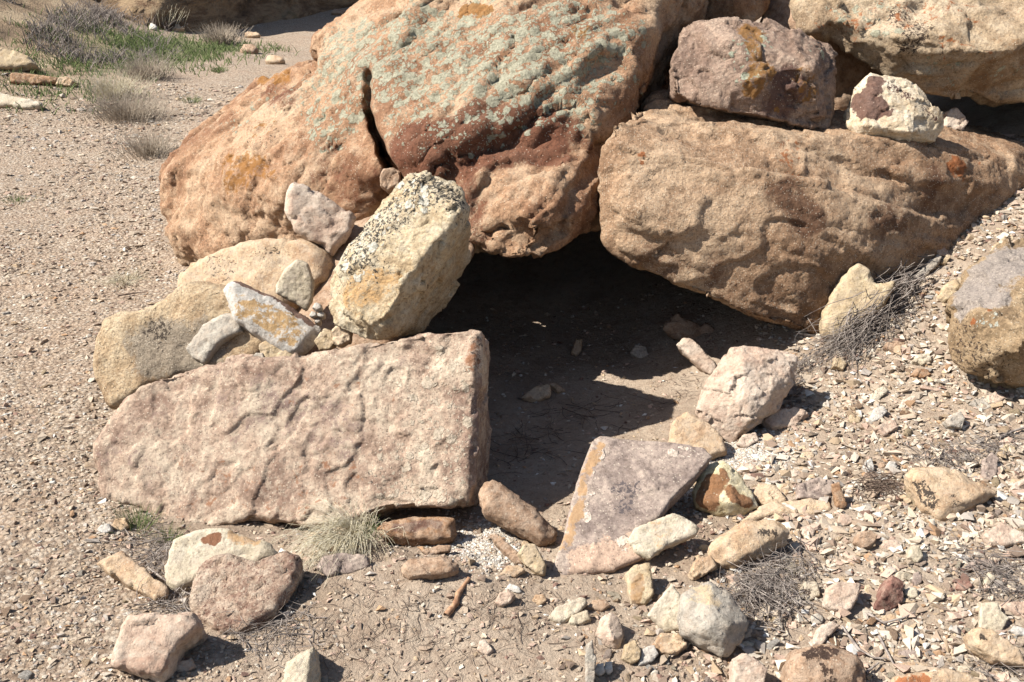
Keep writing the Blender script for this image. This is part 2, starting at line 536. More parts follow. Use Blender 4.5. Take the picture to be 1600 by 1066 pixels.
M['slab'] = rock_mat('pink_sandstone', [C(158, 126, 104), C(196, 166, 138), C(214, 190, 160)], 5.0, stain=C(136, 108, 98), lich=C(204, 184, 156), orange=C(184, 128, 84), dark=C(70, 60, 56), speck=.35, rough=(34, .010))
M['tanpit'] = rock_mat('speckled_tan_sandstone', [C(178, 144, 104), C(204, 172, 128), C(216, 190, 150)], 4.5, stain=C(158, 142, 120), orange=C(200, 130, 60), dark=C(62, 50, 42), dspeck=.25, speck=.5)
M['tan'] = rock_mat('tan_sandstone', [C(198, 156, 112), C(220, 184, 138), C(232, 202, 160)], 6.0, stain=C(160, 116, 76), lich=LICH, orange=ORNG, dark=C(58, 50, 46), speck=.3, rand=True, rough=(46, .009))
M['pillar'] = rock_mat('cream_sandstone_black_lichen', [C(206, 174, 128), C(220, 194, 150), C(226, 208, 174)], 5.0, stain=C(206, 158, 92), lich=C(226, 218, 196), orange=C(206, 150, 70), dark=BLK, speck=.2)
M['white'] = rock_mat('white_limestone', [C(202, 196, 184), C(224, 219, 207), C(234, 230, 220)], 9.0, stain=C(222, 184, 110), orange=C(216, 172, 92), dark=C(120, 84, 64), speck=.1, rand=True, rough=(46, .009))
M['cream'] = rock_mat('cream_limestone', [C(204, 186, 152), C(220, 204, 170), C(228, 215, 187)], 7.0, stain=C(196, 146, 80), orange=C(150, 82, 26), dark=C(86, 66, 54), speck=.15, rand=True, rough=(46, .009))
M['grey'] = rock_mat('grey_limestone', [C(162, 154, 140), C(186, 178, 162), C(202, 194, 176)], 8.0, stain=C(206, 178, 130), orange=C(190, 140, 70), dark=C(90, 80, 74), speck=.2, rand=True, rough=(46, .009))
M['pink'] = rock_mat('pink_siltstone', [C(200, 164, 138), C(220, 188, 160), C(232, 210, 186)], 7.0, stain=C(182, 140, 114), orange=ORNG, dark=C(84, 60, 52), speck=.15, rand=True, rough=(46, .009))
M['redpit'] = rock_mat('pitted_red_sandstone', [C(156, 120, 98), C(196, 164, 136), C(214, 188, 160)], 14.0, stain=C(148, 104, 84), dark=C(118, 76, 62), dspeck=.33, speck=.5)
M['rust'] = rock_mat('rust_ironstone', [C(116, 78, 48), C(164, 110, 58), C(190, 140, 86)], 9.0, stain=C(92, 48, 36), dark=C(60, 36, 30), speck=.1, rand=True, rough=(46, .009))
M['maroon'] = rock_mat('maroon_siltstone', [C(112, 62, 52), C(142, 84, 70), C(164, 106, 88)], 9.0, stain=C(92, 46, 40), speck=.1, rand=True, rough=(46, .009))
M['purple'] = rock_mat('purple_grey_sandstone', [C(144, 124, 112), C(170, 148, 132), C(190, 168, 148)], 7.0, stain=C(204, 168, 138), lich=C(228, 204, 180), orange=C(206, 164, 106), dark=C(92, 82, 82), speck=.3, rough=(46, .005))
M['brown'] = rock_mat('brown_siltstone', [C(150, 112, 80), C(178, 138, 102), C(198, 160, 124)], 8.0, stain=C(116, 80, 56), dark=C(70, 50, 40), speck=.2, rand=True, rough=(46, .009))
M['yellow'] = rock_mat('ochre_sandstone', [C(190, 160, 114), C(208, 180, 132), C(220, 196, 150)], 7.0, stain=C(176, 128, 66), dark=C(80, 62, 44), speck=.2, rand=True, rough=(46, .009))
M['maroonwhite'] = rock_mat('maroon_crusted_limestone', [C(210, 182, 142), C(226, 202, 164), C(234, 216, 186)], 8.0, stain=C(98, 56, 48), dark=C(86, 50, 44), speck=.1, rough=(46, .009))
M['rustwhite'] = rock_mat('rust_patched_limestone', [C(228, 204, 146), C(238, 218, 168), C(242, 228, 190)], 8.0, stain=C(148, 88, 40), speck=.1, rough=(46, .009))
for _k in list(M): pass

# ------------------------------------------------------------------ ground
def ground_material():
    t = NT('desert_soil')
    tc = t.n('ShaderNodeTexCoord'); co = tc.outputs['Object']
    at = t.n('ShaderNodeAttribute'); at.attribute_name = 'zone'
    sp = t.n('ShaderNodeSeparateColor'); t.l(at.outputs['Color'], sp.inputs[0])
    a = t.noise(co, 3.0, 8, .65, .3); b = t.noise(co, 30, 7, .7); c = t.noise(co, 160, 4, .7)
    soil = t.ramp(a, [(.3, C(162, 138, 112)), (.5, C(188, 164, 137)), (.7, C(202, 180, 153))])
    soil = t.mix(t.mapr(b, .45, .7, 0, .5), soil, C(146, 114, 88))
    # gravel of the wash: cells of stone colours with dark joints
    v1 = t.n('ShaderNodeTexVoronoi'); t.l(co, v1.inputs[0]); v1.inputs['Scale'].default_value = 62
    s1 = t.n('ShaderNodeSeparateColor'); t.l(v1.outputs['Color'], s1.inputs[0])
    gcol = t.ramp(s1.outputs[0], [(0, C(160, 134, 108)), (.3, C(192, 168, 140)), (.6, C(208, 188, 162)), (.85, C(202, 174, 140)), (1, C(230, 216, 194))])
    gcol = t.mix(t.mapr(v1.outputs['Distance'], .35, .75, 0, .7), gcol, C(140, 114, 90))
    gcol = t.mix(t.mapr(a, .4, .65, 0, .35), gcol, C(190, 156, 124))
    col = t.mix(sp.outputs[0], soil, gcol)
    pale = t.mix(t.mapr(b, .4, .6), C(196, 184, 164), C(222, 212, 194))
    col = t.mix(t.mapr(t.math('ADD', sp.outputs[1], t.math('MULTIPLY', b, .6)), .55, .8), col, pale)
    grass = t.mix(t.mapr(b, .4, .6), C(92, 104, 58), C(146, 138, 96))
    col = t.mix(t.mapr(t.math('ADD', sp.outputs[2], t.math('MULTIPLY', t.noise(co, 2.5, 6, .7), .8)), .72, 1.0, 0, .8), col, grass)
    hillc = t.ramp(t.noise(co, 1.6, 8, .72, .4), [(.32, C(104, 86, 66)), (.5, C(166, 138, 104)), (.68, C(206, 182, 142))])
    col = t.mix(at.outputs['Alpha'], col, hillc)
    col = t.mix(.7, col, t.ramp(c, [(.25, (.62, .6, .58, 1)), (.5, (1, 1, 1, 1)), (.78, (1.3, 1.28, 1.24, 1))]), 'MULTIPLY')
    t.l(col, t.b.inputs['Base Color'])
    hh = t.math('ADD', t.math('MULTIPLY', b, .016), t.math('ADD', t.math('MULTIPLY', c, .005), t.math('MULTIPLY', t.math('MULTIPLY', t.math('SUBTRACT', 1.0, v1.outputs['Distance']), sp.outputs[0]), .009)))
    t.l(t.bump(hh, 1.0, 1.0), t.b.inputs['Normal'])
    return t.m

def axis(segs):
    out = []
    for a, b, st0, st1 in segs:
        x = a; 
        while x < b - 1e-9:
            out.append(x); k = (x - a) / (b - a); x += st0 + (st1 - st0) * k
    out.append(segs[-1][1])
    return np.array(out)

def wash_mask(x, y):
    xb = np.where(y < 2.85, -.66 - .62 * (y - 2.08), -.95 - .12 * np.maximum(0, np.minimum(y - 2.85, 2.4)))
    xb = np.where(y > 5.6, -1.9 + (y - 5.6) * .9, xb)
    w = sstep(.12, -.14, x - xb + .12 * fbm(np.c_[x * 3, y * 3, np.zeros(len(x))], 2))
    return w

PALE = []   # pale crushed gravel patches: world centres and radii
for (px, py, r) in ((745, 850, .10), (770, 880, .09), (1190, 705, .10), (1150, 715, .07), (1075, 765, .055), (1045, 800, .06), (1100, 745, .04)):
    Yg = ground_hit(px, py); q = P(px, py, Yg); PALE.append((q[0], q[1], r))

def pale_mask(x, y):
    m = np.zeros(len(x))
    for (a, b, r) in PALE:
        m = np.maximum(m, np.exp(-(((x - a) / r) ** 2 + ((y - b) / (r * 1.15)) ** 2)))
    return m

gx = axis([(-80, -14, 9, 1.2), (-14, -3, 1.0, .06), (-3, -1.9, .05, .014), (-1.9, 1.9, .021, .021), (1.9, 3, .014, .06), (3, 14, .08, 1.2), (14, 80, 1.5, 9)])
gy = axis([(-60, -2, 9, .6), (-2, 1.7, .5, .03), (1.7, 4.4, .016, .021), (4.4, 8, .022, .05), (8, 19, .04, .09), (19, 90, .3, 9)])
GX, GY = np.meshgrid(gx, gy)
fx, fy = GX.ravel(), GY.ravel()
fz = ground_fine(fx, fy)
nx, ny = len(gx), len(gy)
ii = (np.arange(ny - 1)[:, None] * nx + np.arange(nx - 1)[None, :]).ravel()
gf = np.c_[ii, ii + 1, ii + nx + 1, ii + nx]
_FZ = fz.reshape(ny, nx)
def ground_fine(x, y):
    """height of the built ground sheet"""
    x = np.asarray(x, float); y = np.asarray(y, float)
    i = np.clip(np.searchsorted(gx, x) - 1, 0, nx - 2); j = np.clip(np.searchsorted(gy, y) - 1, 0, ny - 2)
    a = np.clip((x - gx[i]) / (gx[i + 1] - gx[i]), 0, 1); b = np.clip((y - gy[j]) / (gy[j + 1] - gy[j]), 0, 1)
    return (_FZ[j, i] * (1 - a) + _FZ[j, i + 1] * a) * (1 - b) + (_FZ[j + 1, i] * (1 - a) + _FZ[j + 1, i + 1] * a) * b
GROUND = ground_fine
gm = mesh_np('ground', np.c_[fx, fy, fz], gf)
zone = np.zeros((len(fx), 4))
zone[:, 0] = wash_mask(fx, fy)
zone[:, 1] = pale_mask(fx, fy)
def green_mask(x, y):
    e = np.zeros(len(x))
    for px, py, rx, ry, k in ((215, 80, 1.0, 1.3, .9), (300, 72, .9, .8, .8), (130, 95, .8, 1.2, .55), (60, 150, 1.0, .9, .35), (120, 150, .8, .7, .3), (160, 60, .8, 1.2, .6)):
        Yg = ground_hit(px, py); q = P(px, py, Yg)
        e = np.maximum(e, k * np.exp(-(((x - q[0]) / rx) ** 2 + ((y - q[1]) / ry) ** 2)))
    return e
zone[:, 2] = green_mask(fx, fy)
zone[:, 3] = sstep(-3.8, -5.2, fx + 0.3 * (fy - 12)) * sstep(8.5, 11, fy)
set_col(gm, 'zone', zone)
ground = link('ground', gm, ground_material())
tag(ground, kind='structure')

# far bank of the wash
def build_bank():
    xs = np.linspace(-14, 16, 420); prof = np.linspace(0, 1, 56)
    X, T = np.meshgrid(xs, prof); X = X.ravel(); T = T.ravel()
    z = np.where(T < .6, T / .6 * 2.4, 2.4 + (T - .6) * .8) - .15
    y = 15.2 + np.where(T < .6, T / .6 * .9, .9 + (T - .6) * 40) + .25 * np.sin(X * 1.7) + np.maximum(0, X + 4.6) * 1.5 - np.maximum(0, X + 1) * 1.4
    p = np.c_[X, y, z]
    amp = np.where(T < .62, 1, .4)
    d = .45 * ridged(np.c_[X * .9, z * 1.5, y * .3], 5) + .14 * ridged(np.c_[X * 4, z * 5, y * .3], 4) + .16 * fbm(np.c_[X * .5, z * 7, y], 4)
    p[:, 1] -= d * amp
    p[:, 2] += .1 * fbm(np.c_[X * 2, y * 2, z], 3) * amp
    nx = len(xs); n = len(prof)
    ii = (np.arange(n - 1)[:, None] * nx + np.arange(nx - 1)[None, :]).ravel()
    me = mesh_np('far_bank', p, np.c_[ii, ii + 1, ii + nx + 1, ii + nx])
    t = NT('bank_earth'); tc = t.n('ShaderNodeTexCoord'); co = tc.outputs['Object']
    a = t.noise(t.scaled(co, (1, 1, 3)), 1.2, 9, .72, .4)
    col = t.ramp(a, [(.36, C(84, 66, 48)), (.46, C(146, 116, 84)), (.56, C(190, 158, 116)), (.66, C(126, 92, 64))])
    col = t.mix(t.mapr(t.noise(co, 2.2, 8, .7), .56, .68, 0, .7), col, C(122, 112, 76))
    t.l(col, t.b.inputs['Base Color'])
    t.l(t.bump(t.noise(co, 9, 8, .7), 1.0, .12), t.b.inputs['Normal'])
    tag(link('far_bank', me, t.m), kind='structure')
build_bank()

# ------------------------------------------------------------------ the great rocks
def pts(*a): return [P(*q) for q in a]
D_SAND = [('fbm', 3, .03), ('flake', 9, .012, {'n': 6}), ('fbm', 22, .008), ('fbm', 60, .004)]

# -- lichen boulder over the cave
bm = bmesh.new()
hull(bm, pts((578, 95, 4.55), (498, 100, 5.0), (500, 60, 5.3), (590, 25, 5.7), (690, -60, 6.0), (960, -300, 6.0), (1145, -180, 5.4), (1135, -125, 4.9), (1108, 0, 4.85), (1085, 45, 4.72), (1050, 100, 4.55),
             (985, 165, 4.4), (950, 185, 4.3), (895, 185, 4.08), (885, 240, 3.98), (700, 235, 4.0), (612, 240, 4.12), (590, 180, 4.28), (760, 110, 4.25), (940, 60, 4.45), (660, 60, 4.85),
             (600, 330, 5.6), (950, 320, 5.8)))
hull(bm, pts((612, 235, 4.12), (640, 290, 4.0), (690, 340, 3.85), (730, 372, 3.76), (772, 400, 3.7), (812, 407, 3.7), (872, 378, 3.78), (934, 332, 4.0), (946, 230, 4.28), (948, 190, 4.3),
             (885, 235, 3.94), (760, 270, 3.85), (700, 235, 3.96), (850, 300, 3.76), (700, 350, 5.0), (900, 300, 5.2), (780, 330, 5.2)))
hull(bm, pts((240, 272, 5.35), (262, 238, 5.45), (300, 200, 5.6), (345, 158, 5.8), (405, 112, 6.0), (482, 96, 5.6), (578, 112, 4.62), (592, 200, 4.4), (606, 262, 4.32),
             (606, 430, 4.5), (450, 420, 4.6), (330, 410, 4.95), (287, 420, 5.2), (268, 380, 5.15), (248, 320, 5.25), (330, 255, 5.0), (440, 200, 4.85), (440, 310, 4.55), (520, 330, 4.42),
             (560, 440, 5.6), (420, 150, 6.6), (320, 330, 6.2)))
diag = (0.80, 0.35, 0.5)
_right = lambda v, n: .6 + .4 * sstep(-.8, -.5, v[:, 0])
cut = bmesh.new()
_ck = [(566, 88, 5), (570, 104, 14), (577, 116, 17), (572, 134, 23), (577, 150, 17), (570, 166, 22), (580, 184, 17), (582, 204, 23), (594, 222, 20), (596, 240, 28), (610, 262, 31), (630, 300, 32)]
for (x0, y0, w0), (x1, y1, w1) in zip(_ck[:-1], _ck[1:]):
    hull(cut, pts((x0 - w0 / 2, y0, 3.7), (x0 + w0 / 2, y0, 3.7), (x1 - w1 / 2, y1, 3.7), (x1 + w1 / 2, y1, 3.7), (x0 - w0 / 4, y0 - 3, 5.0), (x0 + w0 / 4, y0 - 3, 5.0), (x1 - w1 / 4, y1 + 3, 5.0), (x1 + w1 / 4, y1 + 3, 5.0)))
finish_rock('boulder', bm, .0138, M['boulder'], 'huge cracked sandstone boulder with pale green lichen roofing the dark hollow', 'boulder',
    disp=[('fbm', 1.6, .05), ('flake', 2.4, .12, {'n': 4, 'dir': diag, 'stretch': 4, 'o': 2, 'where': _right}), ('planes', 2.6, .06, {'dir': diag, 'stretch': 2.2, 'where': _right}), ('planes', 7, .022, {'dir': diag, 'stretch': 2.5, 'where': _right}), ('planes', 12, .012, {'dir': diag, 'stretch': 1.8}), ('flake', 9, .026, {'n': 3, 'o': 3, 'dir': diag, 'stretch': 2.5}), ('ridge', 9, .011, {'o': 4}), ('fbm', 22, .006), ('fbm', 45, .005)],
    cut=cut, cutline=[q[:2] for q in _ck], patches=[('lichen', .68, 105, [(530, 75), (600, 60), (700, 50), (800, 45), (900, 50)]), ('lichen', .7, 95, [(620, 110), (700, 110), (780, 110), (860, 90), (920, 60)]),
             ('lichen', .58, 70, [(630, 165), (720, 170), (800, 150), (870, 150)]), ('lichen', .6, 24, [(860, 170), (870, 120), (900, 100), (950, 60), (975, 55)]), ('lichen', .6, 60, [(500, 100), (540, 150), (510, 180)]),
             ('lichen', .40, 40, [(400, 160), (440, 140), (370, 190)]), ('lichen', .38, 45, [(610, 205), (700, 215)]),
             ('orange', .7, 16, [(722, 14), (742, 8), (758, 12)]), ('orange', .55, 20, [(410, 118), (440, 120)]), ('orange', .45, 25, [(350, 250), (400, 265), (350, 280)]), ('orange', .35, 25, [(400, 200), (420, 195)]), ('orange', .35, 20, [(900, 40), (920, 50)]),
             ('stain', .55, 70, [(640, 215), (700, 225), (780, 215), (850, 215)]), ('stain', .4, 50, [(640, 270), (720, 290), (740, 370)]), ('stain', .35, 60, [(520, 260), (560, 300)]), ('stain', .4, 30, [(420, 130), (450, 150)]), ('orange', .4, 16, [(345, 265), (380, 272), (420, 270)]), ('dark', .22, 30, [(380, 220), (430, 215)]), ('dark', .2, 40, [(300, 380), (400, 350)]), ('stain', .3, 30, [(480, 240), (520, 230)]), ('lichen', .5, 30, [(470, 150), (500, 190), (560, 180)]), ('lichen', .42, 22, [(390, 150), (430, 160), (350, 200)])],
    seed=1)

# -- long brown boulder right of the hollow
bm = bmesh.new()
hull(bm, pts((955, 190, 3.92), (1000, 176, 4.0), (1120, 177, 4.08), (1210, 195, 4.05), (1320, 205, 4.05), (1420, 219, 4.1), (1500, 231, 4.18), (1570, 245, 4.28), (1602, 285, 4.28),
             (1575, 315, 4.2), (1480, 360, 4.08), (1400, 410, 3.93), (1330, 470, 3.8), (1290, 540, 3.72), (1240, 515, 3.68), (1150, 487, 3.68), (1090, 462, 3.7), (1010, 420, 3.74), (960, 396, 3.78), (940, 372, 3.8),
             (937, 320, 3.84), (953, 255, 3.88), (1000, 330, 3.74), (1150, 260, 3.82), (1280, 420, 3.7), (1330, 300, 3.88), (1480, 280, 4.05), (1060, 140, 4.8), (1500, 190, 5.0), (1640, 230, 4.9), (1000, 340, 5.0), (1500, 400, 5.0)))
finish_rock('boulder', bm, .0112, M['right'], 'long brown sandstone boulder with a flat grainy front right of the hollow', 'boulder',
    disp=[('fbm', 1.8, .022), ('strata', 9, .034, {'bed': (.22, .15, 1), 'warp': .45}), ('flake', 2.6, .06, {'n': 4, 'o': 3, 'dir': (1, .1, -.35), 'stretch': 3}), ('planes', 4, .022, {'dir': (1, .1, -.35), 'stretch': 2.2}), ('flake', 6, .018, {'n': 3, 'o': 3, 'dir': (1, .1, -.35), 'stretch': 4}), ('planes', 12, .005), ('ridge', 13, .004, {'o': 4}), ('fbm', 28, .004), ('fbm', 75, .005)],
    patches=[('orange', .62, 15, [(1490, 262), (1500, 255), (1508, 264), (1498, 272)]), ('orange', .5, 7, [(1530, 250)]), ('orange', .5, 8, [(1000, 238), (1002, 250)]), ('orange', .35, 25, [(1240, 230), (1230, 260)]),
             ('dark', .3, 12, [(1025, 270), (1010, 280)]), ('stain', .45, 40, [(1240, 300), (1260, 340)]), ('stain', .35, 50, [(1480, 300), (1400, 340)]), ('stain', .3, 40, [(1000, 400), (1080, 430), (1150, 460)])],  # last patch browns the under-edge, overhang shade put into the colour
    seed=2)

# -- lichen-spotted block
bm = bmesh.new()
hull(bm, pts((1050, 100, 4.22), (1062, 55, 4.3), (1092, 32, 4.35), (1130, 36, 4.3), (1200, 32, 4.38), (1242, 50, 4.35), (1288, 66, 4.35), (1306, 92, 4.35), (1304, 120, 4.3), (1292, 198, 4.22), (1262, 196, 4.15), (1195, 182, 4.1),
             (1100, 168, 4.12), (1054, 145, 4.15), (1150, 60, 4.2), (1270, 100, 4.16), (1180, 120, 4.1), (1080, 60, 4.8), (1290, 90, 4.8), (1270, 210, 4.6), (1060, 160, 4.7)))
finish_rock('boulder', bm, .0075, M['block'], 'purplish block with pale lichen spots wedged on top of the long brown boulder', 'boulder',
    disp=[('fbm', 4, .02), ('planes', 5, .04), ('planes', 14, .008), ('fbm', 28, .005), ('fbm', 70, .005)],
    patches=[('lichen', .62, 22, [(1180, 120), (1165, 130)]), ('lichen', .5, 26, [(1160, 65), (1190, 60), (1150, 95)]), ('lichen', .5, 18, [(1275, 75), (1290, 80)]), ('orange', .5, 26, [(1200, 100), (1180, 140), (1175, 45)]), ('orange', .4, 22, [(1265, 150), (1260, 120)]),
             ('orange', .6, 5, [(1212, 176)]), ('stain', .45, 40, [(1230, 160), (1240, 130)])], seed=3)

# -- upper right boulder
bm = bmesh.new()
hull(bm, pts((1235, -10, 4.75), (1246, 25, 4.7), (1266, 45, 4.68), (1300, 56, 4.66), (1335, 72, 4.62), (1365, 98, 4.58), (1392, 120, 4.56), (1430, 132, 4.55), (1500, 152, 4.52), (1560, 166, 4.52), (1620, 150, 4.55), (1800, 120, 4.7), (1850, -80, 5.2),
             (1700, -200, 5.6), (1350, -180, 5.5), (1400, 60, 4.45), (1550, 80, 4.38), (1700, 30, 4.5), (1450, -60, 4.8), (1400, 60, 5.8), (1700, 80, 6), (1300, -20, 5.8)))
finish_rock('boulder', bm, .0138, M['upper'], 'large yellowish boulder overhanging the top right corner', 'boulder',
    disp=[('fbm', 2.2, .05), ('flake', 3.0, .06, {'n': 3, 'o': 2, 'dir': (1, 0, .5), 'stretch': 2.5}), ('planes', 4, .035), ('planes', 12, .010), ('fbm', 24, .006), ('fbm', 50, .007)],
    patches=[('lichen', .5, 26, [(1320, 20), (1350, 15), (1390, 10)]), ('lichen', .45, 12, [(1400, 48), (1330, 52)]), ('dark', .35, 25, [(1400, 20), (1440, 40), (1420, 75)]), ('orange', .5, 5, [(1480, 95), (1465, 60), (1555, 80)]), ('lichen', .4, 25, [(1570, 120), (1430, 115)]), ('stain', .35, 60, [(1500, 130), (1580, 100)]), ('orange', .3, 40, [(1520, 10), (1300, 40)])], seed=4)

# -- rock glimpsed in the gap at the top, and one behind the lichen boulder
bm = bmesh.new()
hull(bm, pts((1095, -30, 5.0), (1098, 30, 4.95), (1130, 40, 4.9), (1175, 38, 4.9), (1200, 20, 5.0), (1205, -40, 5.1), (1150, 0, 4.85), (1120, 40, 5.5), (1200, 0, 5.6), (1100, -40, 5.5)))
finish_rock('rock', bm, .010, M['boulder'], 'smooth orange rock in the gap behind the purplish block', 'rock', disp=[('fbm', 4, .03), ('flake', 9, .015), ('fbm', 30, .006)], seed=5)
bm = bmesh.new()
hull(bm, pts((580, 40, 6.6), (585, 15, 6.7), (610, -5, 6.8), (680, -20, 7), (700, 30, 6.7), (640, 50, 6.4), (620, 5, 6.5), (600, 60, 7.5), (700, 20, 7.6)))
finish_rock('boulder', bm, .016, M['tan'], 'rounded orange boulder peeking out behind the lichen boulder at the top', 'boulder', disp=[('fbm', 3, .05), ('fbm', 14, .02)], seed=6)
bm = bmesh.new()  # extra rock put in so the gap reads dark instead of sunlit sand
hull(bm, pts((1185, 60, 5.1), (1190, -60, 5.3), (1260, -80, 5.4), (1340, 20, 5.2), (1400, 110, 5.0), (1390, 170, 4.95), (1300, 175, 4.9), (1230, 130, 4.95), (1280, 60, 4.9), (1250, 100, 5.7), (1350, 60, 5.8), (1380, 170, 5.5)))
finish_rock('rock', bm, .014, M['brown'], 'brown rock added to darken the gap below the upper right boulder', 'rock', disp=[('fbm', 4, .03), ('planes', 5, .03), ('fbm', 30, .006)], seed=7)
# rock closing the back of the hollow
bm = bmesh.new()
hull(bm, [(-1.1, 5.3, -.2), (-1.0, 5.4, .5), (.4, 5.6, .6), (1.1, 5.3, .6), (1.1, 5.2, -.1), (0, 5.4, -.2), (0, 6.3, .4), (-1, 6.3, 0), (1, 6.3, .3)])
finish_rock('rock', bm, .02, M['brown'], 'shadowed rock closing the back of the hollow', 'rock', disp=[('fbm', 3, .06), ('fbm', 12, .02)], seed=8)
# rock in shade behind the leaning stone, its hidden bulk enlarged to block sun
bm = bmesh.new()
hull(bm, pts((470, 560, 3.5), (560, 560, 3.46), (622, 530, 3.48), (658, 455, 3.56), (708, 415, 3.68), (745, 392, 3.8), (735, 365, 3.92), (600, 330, 4.0), (480, 370, 4.05), (450, 440, 3.95), (640, 520, 4.3), (740, 400, 4.4), (480, 520, 4.5), (600, 360, 4.5)))
finish_rock('rock', bm, .014, M['brown'], 'reddish rock in shade behind the leaning black speckled stone', 'rock', disp=[('fbm', 5, .02), ('fbm', 25, .006)], seed=9)

bm = bmesh.new()  # unseen rock added behind the slab to keep sun off the hollow floor
hull(bm, [(-.62, 3.2, -.1), (-.14, 3.06, -.1), (-.15, 3.22, .35), (-.55, 3.3, .28), (-.2, 3.5, .32), (-.55, 3.5, .26), (-.2, 3.6, -.1), (-.6, 3.6, -.1)])
finish_rock('rock', bm, .02, M['brown'], 'hidden brown rock added behind the right end of the big pinkish slab to block sun', 'rock', disp=[('fbm', 5, .02)], seed=19)
# -- boulder on the right edge
bm = bmesh.new()
hull(bm, pts((1474, 520, 3.35), (1490, 462, 3.42), (1512, 428, 3.5), (1548, 395, 3.6), (1600, 366, 3.7), (1680, 350, 3.75), (1740, 420, 3.6), (1720, 560, 3.3), (1660, 600, 3.22), (1600, 602, 3.2), (1560, 597, 3.2), (1505, 578, 3.25), (1482, 552, 3.3),
             (1530, 490, 3.24), (1600, 440, 3.32), (1610, 520, 3.14), (1560, 560, 3.16), (1520, 600, 3.7), (1700, 620, 3.7), (1600, 420, 4.0)))
finish_rock('boulder', bm, .008, M['edge'], 'rounded grey topped ochre boulder cut off by the right edge', 'boulder',
    disp=[('fbm', 3.5, .03), ('planes', 5, .03), ('planes', 14, .008), ('fbm', 26, .006), ('fbm', 70, .005)],
    patches=[('stain', .65, 50, [(1530, 440), (1570, 410), (1620, 390)]), ('stain', .5, 30, [(1500, 480), (1560, 460)]), ('lichen', .6, 8, [(1530, 495), (1548, 490), (1530, 510), (1552, 505)]), ('orange', .6, 6, [(1545, 480), (1515, 505)]), ('dark', .3, 40, [(1500, 560), (1550, 580), (1500, 520)])], seed=10)
M['upper'].node_tree  # shared

# -- front slab
bm = bmesh.new()
front = [(145, 692), (165, 660), (190, 625), (215, 600), (240, 588), (300, 572), (370, 568), (440, 562), (520, 548), (600, 530), (670, 518), (735, 511), (752, 516), (750, 560), (747, 620), (744, 700), (742, 765), (734, 785),
         (700, 793), (600, 798), (582, 806), (540, 818), (480, 826), (420, 813), (370, 813), (330, 826), (285, 822), (240, 829), (226, 815), (218, 792), (185, 783), (160, 776), (148, 725)]
A0 = P(440, 826, 2.79)            # foot of the face
th = math.radians(57)             # lean of the face
nf = np.array([-.16, -math.sin(th), math.cos(th)]); nf /= np.linalg.norm(nf)
def on_plane(px, py, A, n):
    d = ray(px, py); return CAM + d * (((A - CAM) @ n) / (d @ n))
fr = np.array([on_plane(x, y, A0, nf) for x, y in front])
cen = fr.mean(0)
back = cen + (fr - cen) * .94 - nf * .18 + np.array([.03, 0, -.02])
mid = cen + (fr - cen) * 1.0 - nf * .022
# the right end runs back square and stays thick
for i, (x, y) in enumerate(front):
    if x > 690: back[i] = fr[i] - nf * .25 + np.array([-.012, 0.03, -.03])
rings(bm, [back, mid, cen + (fr - cen) * .965 + nf * .002])
finish_rock('sandstone_slab', bm, .0065, M['slab'], 'big pinkish slab leaning back at the left front of the hollow', 'slab',
    disp=[('fbm', 2.5, .016), ('flake', 2.4, .034, {'n': 5, 'o': 4}), ('planes', 4, .010, {'dir': (.5, .2, .8), 'stretch': 1.6}), ('flake', 6, .012, {'n': 3, 'o': 4}), ('planes', 13, .002), ('fbm', 34, .002), ('fbm', 80, .002)],
    patches=[('stain', .30, 90, [(380, 640), (450, 640), (520, 680)]), ('stain', .24, 90, [(300, 650), (250, 700)]), ('stain', .25, 40, [(560, 560), (620, 550)]), ('dark', .26, 16, [(580, 740), (590, 750)]), ('dark', .2, 12, [(630, 590), (628, 620)]), ('orange', .28, 60, [(300, 760), (420, 780), (520, 740)]), ('orange', .22, 60, [(480, 600), (600, 620)]), ('stain', .22, 40, [(240, 640), (180, 700)]),
             ('lichen', .45, 60, [(690, 580), (690, 640), (700, 740), (620, 740)]), ('orange', .45, 14, [(746, 535), (744, 570)]), ('dark', .3, 14, [(752, 530), (748, 560)]), ('stain', .4, 20, [(755, 600), (752, 700)])], seed=12, smooth_it=0)

